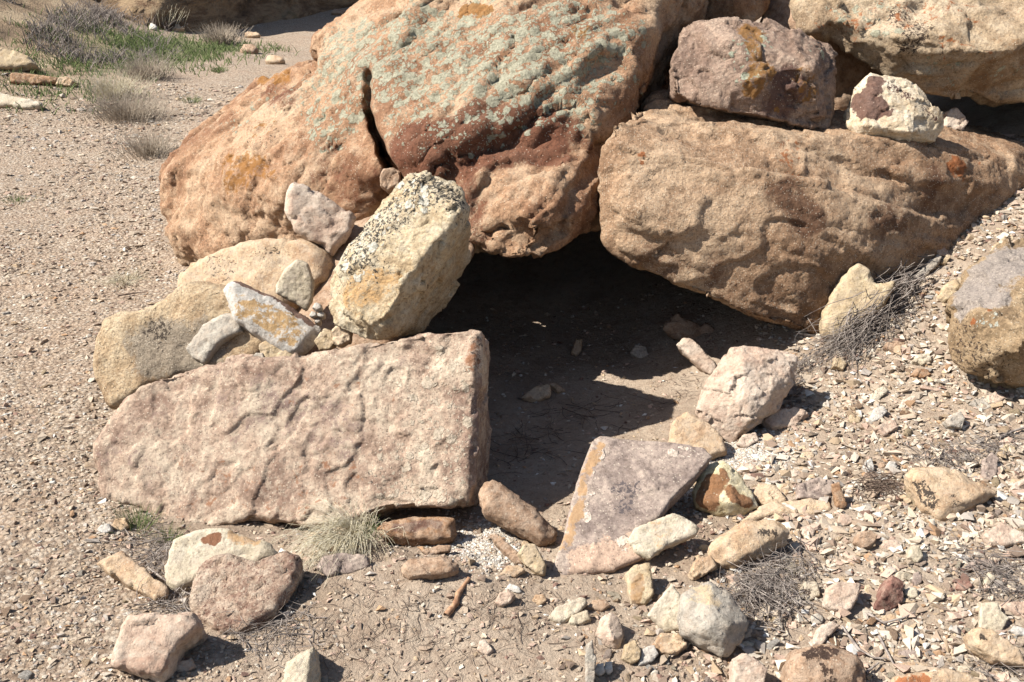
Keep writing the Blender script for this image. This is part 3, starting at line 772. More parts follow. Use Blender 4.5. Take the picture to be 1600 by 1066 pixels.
# ------------------------------------------------------------------ stones one can name, each from its own outline
D_STONE = lambda s: [('fbm', 2.0 / s, .02 * s), ('planes', 3.2 / s, .05 * s), ('planes', 8 / s, .016 * s), ('fbm', 14 / s, .007 * s), ('fbm', 34 / s, .006 * s)]
_seed = [20]
def stone(label, out, m, t=50, th=None, b=None, Y=None, yaw=0, ridge=None, patches=(), name='stone', cat='stone', up=-.004, inset=.86, rough=1.0, sm=1, disp=None, back=.82, vox=None, cracks=()):
    """out: the stone's outline; t: tilt of its main plane from level (90 = upright, facing us); th: thickness; b: bulge to the front"""
    _seed[0] += 1
    low = max(out, key=lambda q: q[1])
    Yb = Y if Y else ground_hit(*low)
    A = P(low[0], low[1], Yb) + np.array([0, 0, up])
    a, w = math.radians(t), math.radians(yaw)
    n = np.array([math.sin(w) * math.sin(a), -math.cos(w) * math.sin(a), math.cos(a)])
    pl = np.array([on_plane(x, y, A, n) for x, y in out])
    c = pl.mean(0)
    size = np.linalg.norm(pl.max(0) - pl.min(0))
    th = th if th else size * .35
    b = b if b is not None else size * .08
    bm = bmesh.new()
    if ridge is None:
        rings(bm, [c + (pl - c) * back * .85 - n * th, c + (pl - c) * (back * .5 + .5) - n * th * .45, pl, c + (pl - c) * (inset * .4 + .6) + n * b * .75, c + (pl - c) * inset + n * b])
    else:
        q = list(pl) + list(c + (pl - c) * back - n * th) + [on_plane(x, y, A + n * h, n) for x, y, h in ridge]
        hull(bm, q)
    v = vox or min(.02, max(.0034, size / 34))
    s = size * rough
    return finish_rock(name, bm, v, M[m], label, cat, disp=disp if disp is not None else D_STONE(s) if rough else (), patches=patches, smooth_it=sm if ridge is None else 0, seed=_seed[0], cracks=cracks)

# left heap behind the slab
stone('rough tan rock speckled black behind the left end of the slab', [(150, 540), (163, 502), (185, 490), (215, 490), (270, 462), (300, 440), (370, 452), (440, 480), (450, 530), (420, 570), (300, 590), (240, 610), (200, 640), (178, 642), (160, 612), (150, 575)], 'tanpit', t=62, th=.3, b=.07, Y=3.42, yaw=-12,
      patches=[('stain', .55, 60, [(250, 540), (300, 560)]), ('dark', .2, 24, [(230, 510), (245, 520)]), ('stain', .4, 30, [(200, 540)])], cat='rock', name='rock', rough=.8, disp=[('fbm', 5, .03), ('pit', 28, .008), ('fbm', 30, .01), ('fbm', 80, .005)])
stone('long tan rock with a dark crust on its top behind the white plank stone', [(272, 452), (278, 430), (300, 414), (345, 395), (400, 379), (450, 377), (492, 380), (516, 395), (521, 412), (516, 440), (495, 462), (440, 495), (360, 500), (320, 495), (285, 484)], 'tan', t=52, th=.25, b=.06, Y=3.75, yaw=-8,
      patches=[('dark', .26, 26, [(330, 412), (355, 415), (340, 425)]), ('dark', .25, 20, [(400, 400), (430, 390)]), ('stain', .3, 20, [(500, 410)])], cat='rock', name='rock', rough=.8)
stone('grey white curved broken stone below the white plank stone', [(291, 545), (320, 506), (352, 491), (374, 489), (381, 520), (366, 524), (346, 537), (335, 552), (322, 570), (302, 562)], 'grey', t=60, th=.08, b=.02, Y=3.36, yaw=-15, rough=.4)
stone('greyish brown stone under the white plank stone', [(330, 566), (345, 538), (382, 514), (422, 535), (445, 556), (450, 575), (400, 580)], 'brown', t=62, th=.12, b=.02, Y=3.38)
stone('white plank shaped stone with yellow crust and brown upper edge', [(347, 452), (360, 437), (378, 440), (440, 468), (488, 503), (506, 513), (500, 532), (482, 551), (463, 557), (440, 549), (400, 521), (366, 500), (361, 480)], 'white', t=48, th=.09, Y=3.33, yaw=18,
      ridge=[(356, 446, .03), (478, 520, .04), (462, 545, .03), (370, 480, .03)], patches=[('orange', .5, 30, [(400, 475), (430, 500), (455, 520)]), ('dark', 1.2, 7, [(375, 437), (440, 466), (490, 502)])], rough=.3)
stone('cream oval stone standing on end left of the leaning stone', [(430, 447), (444, 421), (464, 404), (482, 411), (492, 440), (490, 470), (480, 488), (462, 476), (431, 460)], 'cream', t=66, th=.06, b=.02, Y=3.55, yaw=10, rough=.28)
stone('cream leaning stone pillar speckled with black lichen left of the hollow', [(513, 482), (520, 440), (545, 385), (570, 348), (602, 312), (640, 271), (665, 264), (700, 279), (724, 303), (734, 325), (726, 350), (702, 400), (666, 446), (641, 490), (616, 523), (590, 531), (552, 522), (520, 511)], 'pillar', t=58, th=.36, Y=3.22, yaw=-14,
      ridge=[(560, 400, .06), (655, 290, .06), (712, 330, .075), (640, 430, .09), (596, 500, .08), (540, 480, .05)], rough=.55, cat='rock', name='rock', vox=.006, back=.62,
      patches=[('dark', .35, 48, [(545, 400), (580, 355), (620, 320), (660, 290), (700, 300)]), ('dark', .26, 30, [(580, 425), (600, 400)]), ('dark', .40, 22, [(650, 275), (690, 285), (720, 310)]), ('dark', .24, 26, [(535, 430), (530, 455)]), ('lichen', .5, 40, [(590, 350), (545, 400), (640, 300)]), ('stain', .4, 40, [(590, 440), (550, 450)])])
stone('peach stone with a white right end leaning on the lichen boulder', [(449, 300), (455, 288), (468, 287), (520, 315), (556, 336), (550, 366), (520, 402), (500, 386), (456, 360), (449, 330)], 'pink', t=60, th=.1, b=.03, Y=3.85, yaw=10)
stone('small brown rounded stone stuck in the foot of the crack', [(594, 275), (600, 265), (614, 262), (629, 270), (627, 290), (608, 302), (595, 293)], 'brown', t=70, th=.08, b=.04, Y=4.05)
stone('small tan stone touching the foot of the leaning pillar', [(519, 517), (534, 504), (551, 520), (549, 536), (530, 544), (520, 536)], 'tan', t=60, th=.06, b=.03, Y=3.28)
stone('ochre tan stone beside the right end of the white plank stone', [(492, 533), (508, 513), (522, 520), (526, 537), (519, 548), (500, 549)], 'yellow', t=60, th=.06, b=.03, Y=3.3)
for (x, y, r, lb) in ((496, 480, 9, 'upper'), (490, 492, 7, 'left'), (502, 492, 7, 'right'), (497, 502, 6, 'lowest')):
    stone('small white chip, ' + lb + ' of four beside the cream oval stone', [(x - r, y + 2), (x - r * .4, y - r * .8), (x + r * .7, y - r * .5), (x + r, y + r * .5), (x, y + r * .8)], 'white', t=50, th=.03, b=.012, Y=3.5, inset=.6)
stone('tan chunk under the lower edge of the white plank stone', [(405, 540), (420, 528), (448, 548), (470, 562), (440, 572), (410, 562)], 'yellow', t=55, th=.08, b=.02, Y=3.32)
stone('flat cream stone lying behind the top edge of the slab', [(350, 568), (358, 556), (378, 553), (398, 556), (402, 570), (375, 577)], 'pink', t=50, th=.05, b=.015, Y=3.27)
stone('small pale grey chip beside the flat cream stone behind the slab', [(393, 564), (400, 552), (413, 553), (416, 566), (404, 572)], 'grey', t=50, th=.05, b=.015, Y=3.26)

# stones in front of the slab
stone('pale flat stone with an orange patch below the slab', [(257, 908), (261, 866), (270, 843), (300, 831), (332, 823), (350, 827), (422, 852), (440, 868), (405, 885), (352, 890), (322, 900), (300, 918), (275, 927)], 'cream', t=40, th=.09, b=.02, rough=.5, patches=[('orange', .75, 12, [(325, 838), (338, 838)]), ('stain', .5, 14, [(370, 838), (400, 845)])])
stone('pitted reddish pink stone set in the soil below the slab', [(296, 948), (302, 905), (318, 876), (345, 867), (375, 874), (420, 874), (455, 858), (478, 872), (462, 920), (432, 962), (382, 990), (350, 998), (312, 972)], 'redpit', t=30, th=.16, b=.025, up=-.015, disp=[('fbm', 6, .025), ('pit', 60, .012, {'share': .7}), ('pit', 34, .012, {'share': .5}), ('fbm', 40, .008)], cat='rock', name='rock')
stone('wedge shaped orange tan plank stone on the gravel at the lower left', [(149, 880), (190, 861), (215, 881), (266, 921), (264, 936), (245, 942), (190, 908)], 'tan', t=28, th=.06, b=.014, rough=.5, up=.012)
stone('pinkish blocky stone on the gravel near the bottom left', [(174, 1045), (180, 1018), (192, 985), (206, 964), (242, 959), (305, 960), (319, 978), (300, 1002), (282, 1012), (268, 1052), (254, 1068), (222, 1058)], 'pink', t=42, th=.14, b=.045, rough=.7, patches=[('stain', .5, 20, [(190, 1045), (260, 1040)])], cat='rock', name='rock')
stone('small pink stone beside the pinkish blocky stone at the bottom left', [(270, 1047), (278, 1034), (300, 1030), (306, 1042), (290, 1054)], 'pink', t=35, th=.04)
stone('cream angular stone cut by the bottom edge left of the centre', [(438, 1085), (446, 1036), (470, 1020), (490, 1011), (500, 1058), (495, 1090)], 'cream', t=50, th=.12, ridge=[(458, 1034, .03), (484, 1022, .02), (478, 1070, .04)], rough=.6)
stone('small tan stone in front of the left foot of the slab', [(174, 826), (180, 812), (196, 808), (203, 822), (192, 832)], 'tan', t=45, th=.04)
stone('small white stone in front of the left foot of the slab', [(150, 828), (158, 820), (172, 818), (176, 830), (160, 835)], 'white', t=45, th=.04)
stone('small brown stone with an orange rim at the left of the pitted stone', [(272, 914), (280, 900), (298, 897), (306, 905), (302, 922), (285, 922)], 'rust', t=50, th=.05)
stone('orange brown brick shaped stone under the lower edge of the slab', [(588, 826), (600, 815), (655, 807), (710, 808), (714, 832), (708, 848), (650, 854), (600, 846)], 'rust', t=48, th=.10, up=.012, ridge=[(598, 824, .03), (702, 816, .03), (704, 840, .035), (600, 840, .03)], patches=[('stain', .5, 12, [(620, 820), (680, 812)])], rough=.4, name='brick_shaped_stone')
stone('thin brown flat stone under the orange brown brick shaped stone', [(655, 862), (690, 853), (706, 853), (705, 862), (670, 868)], 'brown', t=40, th=.03, b=.008)
stone('tan brick shaped stone below the orange brown one', [(626, 886), (640, 874), (690, 869), (718, 880), (716, 896), (690, 904), (640, 908), (628, 899)], 'brown', t=45, th=.09, ridge=[(634, 888, .025), (700, 880, .025), (706, 893, .025), (645, 900, .025)], rough=.5, name='brick_shaped_stone')
stone('cream stone behind the straw coloured grass tuft', [(478, 838), (500, 826), (545, 826), (552, 850), (525, 866), (495, 855)], 'tan', t=45, th=.07)
stone('purple stone with a tan end half hidden by the straw grass tuft', [(492, 888), (505, 872), (540, 864), (578, 870), (580, 890), (545, 898), (510, 902)], 'purple', t=48, th=.07)
stone('wood like brown plank stone propped between the slab and the hollow', [(748, 768), (758, 750), (776, 751), (812, 780), (842, 798), (871, 833), (868, 846), (846, 857), (820, 842), (752, 803), (750, 785)], 'brown', t=48, th=.09, ridge=[(760, 764, .035), (835, 810, .04), (846, 842, .035), (758, 792, .03)], rough=.4, patches=[('stain', .3, 20, [(800, 810)])])
stone('oblong tan stone below the propped plank stone', [(808, 866), (818, 851), (836, 850), (854, 884), (851, 902), (836, 898), (820, 884)], 'yellow', t=50, th=.07, b=.025, rough=.7)
stone('thin tan lath of stone left of the oblong tan stone', [(764, 838), (776, 834), (814, 868), (818, 884), (806, 884)], 'brown', t=40, th=.04, b=.01, rough=.6)
stone('slanting purple grey slab with a cream left edge in front of the hollow', [(924, 692), (940, 684), (1000, 688), (1052, 692), (1102, 700), (1116, 715), (1092, 742), (1052, 782), (1030, 812), (1000, 830), (1010, 872), (960, 894), (880, 902), (860, 890), (880, 842), (888, 795), (905, 742)], 'purple', t=25, th=.12, b=.012, rough=.35, inset=.93, name='sandstone_slab', cat='slab', vox=.0055, disp=[('fbm', 3, .008), ('flake', 4, .010, {'n': 3, 'o': 4}), ('planes', 5, .005), ('fbm', 40, .002)],
      patches=[('orange', .5, 11, [(932, 692), (915, 740), (896, 800), (880, 850)]), ('lichen', .55, 9, [(945, 700), (930, 760), (915, 810)]), ('dark', .36, 16, [(960, 760), (990, 755), (975, 790)]), ('lichen', .55, 16, [(1085, 705), (1060, 700)]), ('lichen', .5, 18, [(960, 850), (990, 845)]), ('stain', .6, 40, [(920, 880), (960, 870), (990, 860)])])
stone('whitish yellow flat stone on the lower right of the slanting slab', [(978, 845), (990, 826), (1055, 800), (1096, 824), (1090, 836), (1042, 855), (1015, 876), (990, 864)], 'cream', t=35, th=.04, b=.012, rough=.4, patches=[('stain', .35, 30, [(1030, 830)])], up=.05)
stone('orange and white stone with red veins below the slanting slab', [(976, 898), (990, 884), (1016, 880), (1022, 930), (1008, 948), (985, 945)], 'yellow', t=35, th=.05, b=.015, patches=[('stain', .6, 12, [(1000, 900), (990, 935)])], rough=.5)
stone('cream triangular stone left of the grey angular stone', [(1010, 962), (1030, 935), (1050, 911), (1066, 936), (1068, 985), (1040, 990)], 'cream', t=42, th=.05, b=.015, rough=.4)
stone('grey angular stone propped up near the bottom right', [(1060, 962), (1064, 928), (1086, 915), (1112, 906), (1140, 930), (1172, 970), (1170, 985), (1150, 1015), (1135, 1029), (1095, 1011), (1064, 992)], 'grey', t=48, th=.13, up=.03, ridge=[(1072, 940, .02), (1110, 950, .045), (1140, 975, .05), (1100, 985, .055), (1130, 1008, .03)], rough=.5, cat='rock', name='rock', patches=[('stain', .4, 25, [(1090, 925), (1110, 930)])])
stone('pinkish white stone at the bottom edge below the grey angular stone', [(1140, 1080), (1143, 1030), (1162, 1020), (1198, 1045), (1190, 1082), (1160, 1095)], 'pink', t=45, th=.09, b=.03, rough=.5, patches=[])
stone('angular pinkish block right of the hollow entrance', [(1088, 642), (1104, 596), (1140, 545), (1160, 540), (1216, 545), (1247, 556), (1242, 592), (1217, 620), (1216, 642), (1196, 652), (1142, 692), (1110, 672)], 'pink', t=58, th=.2, ridge=[(1120, 600, .03), (1160, 565, .06), (1175, 655, .06), (1165, 625, .075), (1215, 600, .05)], rough=.45, cat='rock', name='rock', vox=.0045, patches=[('stain', .3, 20, [(1150, 660), (1180, 645)])])  # brown patch puts shade into the colour of the lower right face
stone('small peach stone at the foot of the angular pinkish block', [(1191, 658), (1204, 643), (1240, 638), (1266, 650), (1242, 672), (1202, 674)], 'pink', t=45, th=.07, b=.03)
stone('smooth pale brown stone behind the top of the slanting slab', [(1043, 695), (1047, 662), (1070, 645), (1105, 664), (1130, 688), (1136, 712), (1100, 724), (1052, 712)], 'tan', t=40, th=.1, b=.035, rough=.4)
stone('small pinkish stone in the shade under the angular block', [(1150, 695), (1160, 680), (1182, 676), (1186, 690), (1165, 702)], 'pink', t=45, th=.04)
stone('cream stone with big rust brown patches right of the slanting slab', [(1082, 768), (1098, 728), (1130, 718), (1152, 736), (1182, 778), (1186, 792), (1156, 809), (1120, 806), (1085, 793)], 'rustwhite', t=48, th=.09, ridge=[(1110, 745, .03), (1130, 735, .03), (1150, 785, .045), (1100, 785, .03)], rough=.4, patches=[('stain', .8, 20, [(1098, 785), (1106, 770), (1112, 752)]), ('stain', .75, 12, [(1140, 762), (1155, 774), (1170, 780)]), ('stain', .7, 9, [(1126, 732), (1134, 742)])])
stone('flat tan stone touching the rust patched cream stone', [(1174, 775), (1185, 756), (1215, 762), (1232, 785), (1210, 795), (1188, 790)], 'tan', t=28, th=.03, b=.01)
stone('thin tan chip above the rust patched cream stone', [(1147, 738), (1160, 724), (1182, 726), (1184, 736), (1165, 742)], 'pink', t=30, th=.02, b=.006)
stone('purple grey stone with a flat top on the right slope', [(1240, 784), (1245, 758), (1278, 748), (1302, 754), (1302, 772), (1280, 784)], 'purple', t=42, th=.05, b=.02)
stone('thin rust stone standing upright beside the purple grey stone', [(1299, 756), (1311, 753), (1324, 790), (1318, 797), (1307, 794)], 'rust', t=60, th=.03, b=.008, rough=.5)
stone('long flat tan stone arching behind the tan block', [(1138, 824), (1165, 808), (1200, 786), (1260, 780), (1302, 786), (1300, 800), (1262, 808), (1215, 806), (1175, 815)], 'tan', t=22, th=.04, b=.012, rough=.5)
stone('tan block with small black dots on the right slope', [(1105, 868), (1110, 846), (1160, 814), (1216, 811), (1234, 830), (1230, 850), (1190, 866), (1150, 892), (1115, 888)], 'tan', t=46, th=.1, ridge=[(1120, 858, .03), (1165, 826, .035), (1220, 832, .03), (1150, 876, .04)], rough=.5, patches=[('dark', .4, 10, [(1215, 835), (1190, 830)])])
stone('knobbly tan stone left of the tan block', [(1074, 897), (1088, 873), (1110, 869), (1119, 888), (1102, 900), (1082, 908)], 'tan', t=45, th=.06, b=.03)
stone('broad tan block with black specks on the right slope', [(1414, 742), (1425, 730), (1480, 727), (1520, 748), (1562, 770), (1536, 785), (1482, 816), (1464, 814), (1440, 792)], 'tan', t=34, th=.1, ridge=[(1432, 742, .035), (1480, 738, .03), (1540, 768, .025), (1470, 795, .03)], rough=.45, patches=[('dark', .42, 14, [(1430, 760), (1450, 785)]), ('dark', .36, 14, [(1490, 780)])], cat='rock', name='rock')
stone('peach flat stone near the right edge', [(1533, 838), (1560, 819), (1600, 838), (1604, 852), (1570, 858), (1545, 855)], 'pink', t=28, th=.05, b=.02, rough=.5)
stone('whitish yellow jagged flat stone near the right edge at the bottom', [(1528, 985), (1531, 942), (1558, 940), (1565, 956), (1577, 966), (1562, 993), (1545, 985)], 'cream', t=32, th=.03, b=.006, rough=.35)
stone('orange tan stone with a dark spot in the bottom right corner', [(1511, 990), (1522, 982), (1545, 985), (1592, 1020), (1602, 1048), (1548, 1036), (1518, 1012)], 'tan', t=42, th=.08, b=.03, rough=.5, patches=[('dark', .5, 8, [(1537, 995)])])
stone('dark crusted tan stone at the bottom edge right of the centre', [(1222, 1085), (1228, 1040), (1242, 1014), (1300, 1006), (1345, 1028), (1362, 1085), (1300, 1110)], 'brown', t=50, th=.15, ridge=[(1250, 1030, .04), (1330, 1038, .03), (1290, 1080, .05)], rough=.5, patches=[('dark', .5, 18, [(1260, 1015), (1300, 1014)]), ('dark', .4, 14, [(1290, 1040), (1300, 1060)])], cat='rock', name='rock')
stone('tan stone with orange lichen at the bottom edge on the right', [(1385, 1090), (1395, 1060), (1430, 1052), (1480, 1048), (1532, 1062), (1540, 1095), (1450, 1105)], 'tan', t=40, th=.1, b=.03, rough=.5, patches=[('orange', .6, 14, [(1405, 1062), (1450, 1064)]), ('lichen', .5, 14, [(1430, 1062)])], cat='rock', name='rock')
stone('cream stone with a peach face on the right slope above the bottom edge', [(1284, 948), (1290, 922), (1305, 910), (1346, 914), (1338, 940), (1322, 962), (1300, 958)], 'pink', t=38, th=.06, b=.02, rough=.6)
stone('grey stone with a dark red side face on the right slope', [(1364, 952), (1375, 925), (1394, 898), (1412, 908), (1412, 942), (1384, 958)], 'maroon', t=52, th=.06, ridge=[(1378, 930, .02), (1392, 912, .02)], rough=.4)
stone('striped pale shard left of the peach faced cream stone', [(1248, 925), (1256, 908), (1278, 910), (1282, 930), (1262, 942)], 'cream', t=42, th=.04, patches=[('dark', .4, 8, [(1262, 920)])])
stone('pink tongue shaped stone below the peach faced cream stone', [(1268, 1010), (1275, 985), (1298, 970), (1312, 978), (1290, 1000), (1280, 1014)], 'pink', t=38, th=.04, b=.012)
# stones at bottom centre
stone('pale yellow flat stone right of the bottom centre', [(854, 968), (868, 950), (908, 934), (920, 942), (905, 960), (880, 976)], 'cream', t=30, th=.03, b=.012, rough=.6)
stone('cream small flat stone leaning on the pale yellow flat stone', [(887, 976), (893, 962), (918, 955), (925, 970), (905, 979)], 'cream', t=32, th=.03, b=.012)
stone('brown flat stone above the cream small flat stone', [(913, 952), (926, 940), (948, 938), (955, 948), (940, 958)], 'brown', t=30, th=.03, b=.01)
stone('angular pink stone left of the cream triangular stone', [(930, 992), (938, 966), (955, 955), (968, 968), (976, 992), (966, 1016), (945, 1008)], 'pink', t=48, th=.07, ridge=[(950, 975, .02), (958, 1000, .025)], rough=.5)
stone('tan rounded stone below the cream triangular stone', [(971, 1030), (976, 1008), (992, 1000), (1002, 1016), (998, 1034), (984, 1040)], 'yellow', t=48, th=.06, b=.02)
stone('pale flat stone beside the tan rounded stone', [(996, 1042), (1002, 1014), (1022, 1008), (1030, 1022), (1018, 1036)], 'white', t=42, th=.03, b=.01, rough=.6)
stone('white pebble, left one of the pair at the bottom centre', [(926, 1050), (932, 1038), (943, 1036), (945, 1052), (936, 1058)], 'white', t=45, th=.04, b=.012)
stone('white pebble, right one of the pair at the bottom centre', [(943, 1048), (946, 1034), (956, 1034), (958, 1050), (950, 1056)], 'white', t=45, th=.04, b=.012)
stone('broad peach stone below the cream triangular and grey stones', [(1018, 1010), (1030, 992), (1058, 990), (1075, 1010), (1060, 1024), (1030, 1026)], 'tan', t=36, th=.06, b=.02)
stone('rounded cream stone in the soil below the oblong tan stone', [(773, 944), (780, 928), (794, 922), (806, 932), (798, 944), (782, 950)], 'pink', t=40, th=.05, b=.018)
stone('small white stone touching the rounded cream stone in the soil', [(787, 922), (796, 912), (812, 918), (816, 928), (802, 928)], 'white', t=35, th=.03, b=.008)
stone('tan stone right of the rounded cream stone', [(828, 944), (836, 930), (850, 928), (856, 938), (842, 948)], 'tan', t=35, th=.04)
stone('tan flat stone below the oblong tan stone', [(780, 900), (792, 886), (812, 884), (822, 892), (806, 904)], 'tan', t=35, th=.04, b=.012)
stone('pink stone half sunk in the soil at the bottom centre', [(745, 1018), (748, 1002), (758, 1000), (772, 1018), (762, 1028)], 'pink', t=30, th=.03, b=.01)
stone('greenish grey upright sliver at the bottom centre', [(914, 1070), (916, 1005), (926, 998), (932, 1030), (928, 1075)], 'grey', t=60, th=.03, b=.008)
for (x, y, w, h, m, tl, lb) in (
        (1357, 921, 9, 9, 'yellow', 45, 'round ochre stone between the peach faced cream stone and the dark red sided stone'), (1408, 899, 10, 9, 'cream', 45, 'banded cream stone just above the dark red sided stone'),
        (1433, 905, 10, 12, 'purple', 40, 'mauve stone right of the banded cream stone'), (1449, 890, 8, 5, 'white', 35, 'white sliver above the mauve stone'), (1390, 966, 14, 7, 'tan', 35, 'tan wedge below the dark red sided stone'),
        (1418, 1024, 20, 9, 'purple', 22, 'flat purplish flake near the bottom edge beside the forked stick'), (1425, 1042, 26, 9, 'tan', 20, 'broad tan flake just above the stone with orange lichen'), (1505, 1046, 12, 8, 'cream', 30, 'cream oval stone left of the orange tan corner stone'),
        (1496, 991, 9, 7, 'yellow', 40, 'ochre stone touching the orange tan corner stone'), (1478, 1010, 16, 7, 'pink', 25, 'long pinkish flake left of the orange tan corner stone'), (1335, 655, 13, 8, 'yellow', 35, 'ochre flat stone left of the white blocky stone'),
        (1378, 727, 7, 6, 'brown', 45, 'brown pebble between the two white stones on the slope'), (1450, 698, 9, 5, 'rust', 35, 'rust coloured stone above the broad tan block'), (1447, 714, 9, 7, 'pink', 40, 'peach pebble above the broad tan block'),
        (1526, 743, 9, 7, 'tan', 40, 'tan stone at the foot of the lavender flake'), (1576, 701, 13, 8, 'yellow', 32, 'greenish ochre stone near the right edge above the lavender flake'), (1482, 688, 10, 6, 'maroon', 35, 'dark maroon chip below the greenish grey propped stone'),
        (1321, 812, 15, 11, 'pink', 42, 'blocky pink stone right of the arching flat stone'), (1262, 832, 13, 10, 'pink', 35, 'pinkish cream stone below the arching flat stone'), (1242, 857, 13, 10, 'grey', 40, 'greenish grey stone at the right end of the tan block with black dots'),
        (1275, 968, 12, 10, 'grey', 42, 'bluish grey stone below the striped pale shard'), (1212, 968, 16, 6, 'yellow', 30, 'ochre bar of stone right of the grey angular stone'), (1166, 1008, 14, 8, 'cream', 30, 'cream crescent stone at the right foot of the grey angular stone'),
        (1392, 852, 20, 11, 'pink', 25, 'flat peach stone left of the white and yellow stone'), (1226, 765, 14, 10, 'tan', 32, 'tan stone between the flat tan stone and the purple grey stone'), (1262, 712, 13, 8, 'tan', 35, 'tan stone on the slope right of the upper pale gravel'),
        (1240, 740, 12, 7, 'pink', 30, 'pinkish flake right of the upper pale gravel'), (1100, 855, 9, 6, 'yellow', 35, 'ochre chip left of the tan block with black dots'), (865, 938, 9, 6, 'pink', 32, 'pinkish pebble above the pale yellow flat stone')):
    j_ = lambda k: k * rng.uniform(.75, 1.15)
    stone(lb, [(x - j_(w), y + h * .25), (x - w * .6, y - j_(h) * .75), (x + w * .25, y - j_(h)), (x + j_(w), y - h * .2), (x + w * .7, y + j_(h) * .7), (x - w * .2, y + h)], m, t=tl, rough=.7)
# right slope, higher up
stone('yellow sandstone wedge at the right foot of the long brown boulder', [(1280, 528), (1284, 490), (1308, 442), (1340, 408), (1356, 420), (1366, 445), (1402, 440), (1382, 482), (1342, 512), (1308, 532)], 'yellow', t=58, th=.12, b=.03, rough=.45, cat='rock', name='rock', yaw=-10)
stone('flat tan stone left of the boulder on the right edge', [(1463, 466), (1474, 446), (1522, 424), (1528, 440), (1502, 466), (1474, 474)], 'yellow', t=40, th=.06, b=.02)
stone('grey lath of stone leaning on the right slope', [(1419, 446), (1430, 428), (1456, 404), (1472, 400), (1468, 412), (1440, 438)], 'grey', t=50, th=.03, b=.012, rough=.5)
stone('pink flake above the grey lath of stone', [(1452, 382), (1466, 378), (1482, 394), (1484, 402), (1466, 400)], 'pink', t=45, th=.02, b=.006)
stone('tan stub right of the pink flake', [(1468, 412), (1480, 398), (1487, 400), (1476, 416)], 'yellow', t=50, th=.03, b=.008)
stone('cream long stone tucked behind the boulder on the right edge', [(1542, 398), (1560, 378), (1582, 366), (1584, 376), (1562, 396)], 'yellow', t=35, th=.05, b=.012)
stone('ochre round stone below the yellow sandstone wedge', [(1299, 575), (1302, 562), (1314, 560), (1322, 570), (1316, 581)], 'yellow', t=45, th=.04, b=.018)
stone('flat brown stone left of the boulder on the right edge', [(1378, 545), (1386, 535), (1412, 536), (1416, 544), (1396, 553)], 'brown', t=35, th=.03, b=.012)
stone('grey cream stone below the flat brown stone', [(1424, 566), (1432, 556), (1452, 555), (1456, 566), (1440, 574)], 'cream', t=38, th=.04, b=.015)
stone('orange stone below the grey cream stone', [(1421, 588), (1430, 578), (1450, 578), (1456, 588), (1440, 594)], 'rust', t=38, th=.03, b=.012)
stone('pale shard with an orange edge on the right slope', [(1356, 632), (1362, 614), (1380, 604), (1388, 610), (1372, 628)], 'cream', t=45, th=.02, b=.006)
stone('white blocky stone below the pale shard', [(1356, 658), (1364, 640), (1378, 634), (1386, 644), (1376, 658), (1362, 664)], 'white', t=42, th=.04, b=.015)
stone('peach oval stone right of the white blocky stone', [(1402, 642), (1408, 628), (1428, 618), (1436, 628), (1424, 642)], 'pink', t=30, th=.03, b=.01)
stone('pinkish white oblong stone below the white blocky stone', [(1364, 672), (1376, 664), (1398, 658), (1402, 670), (1380, 685)], 'pink', t=35, th=.04, b=.014)
stone('greenish grey broken stone propped on the right slope', [(1473, 660), (1484, 652), (1500, 642), (1507, 656), (1502, 672), (1480, 668)], 'grey', t=48, th=.04, b=.015, up=.012)
stone('grey green flat stone sunk in the upper right slope', [(1512, 632), (1522, 624), (1545, 624), (1552, 636), (1536, 644)], 'grey', t=20, th=.02, b=.008)
stone('pink tan flat stone above the grey green flat stone', [(1540, 620), (1556, 614), (1572, 624), (1556, 634), (1544, 632)], 'pink', t=24, th=.03, b=.01)
stone('white upright stone on the right slope below the pinkish oblong', [(1348, 732), (1352, 720), (1362, 716), (1366, 736), (1356, 744)], 'white', t=50, th=.03, b=.01)
stone('white rounded stone beside the brown pebble on the right slope', [(1382, 732), (1388, 722), (1398, 722), (1402, 732), (1392, 738)], 'white', t=45, th=.03, b=.012)
stone('lavender bark like grey flake on the right slope', [(1534, 744), (1536, 718), (1550, 706), (1562, 716), (1556, 744), (1545, 752)], 'purple', t=35, th=.02, b=.006)
stone('cream and pink stone at the right edge', [(1576, 770), (1580, 758), (1602, 748), (1608, 762), (1590, 770)], 'pink', t=35, th=.04, b=.015)
stone('pale grey chip at the right edge near the bottom', [(1574, 986), (1584, 978), (1604, 984), (1606, 996), (1592, 994)], 'white', t=28, th=.02, b=.006)
stone('pinkish cream stone at the right edge near the bottom', [(1564, 952), (1574, 942), (1604, 940), (1608, 962), (1588, 964)], 'pink', t=30, th=.03, b=.01)
stone('brown block of stone half buried on the right slope', [(1332, 850), (1338, 834), (1356, 830), (1370, 838), (1362, 856), (1345, 860)], 'brown', t=42, th=.05, b=.02)
stone('white and yellow stone on the right slope', [(1417, 872), (1420, 854), (1434, 852), (1442, 870), (1432, 882)], 'cream', t=45, th=.04, b=.016)
stone('dark purple thin stone right of the white and yellow stone', [(1504, 888), (1520, 876), (1550, 874), (1554, 884), (1530, 894)], 'purple', t=25, th=.02, b=.006)
stone('maroon stone on the lower right slope', [(1492, 922), (1496, 908), (1514, 908), (1520, 916), (1506, 926)], 'maroon', t=35, th=.03, b=.01)
stone('cream pyramid stone on the lower right slope', [(1532, 914), (1544, 894), (1554, 902), (1550, 914), (1540, 918)], 'cream', t=50, th=.03, b=.012)
stone('oval cream stone on the lower right slope', [(1410, 930), (1416, 920), (1430, 918), (1436, 936), (1424, 938)], 'cream', t=38, th=.03, b=.012)
stone('reddish long flat stone on the lower right slope', [(1472, 972), (1490, 960), (1515, 954), (1518, 960), (1496, 970)], 'pink', t=30, th=.02, b=.006)
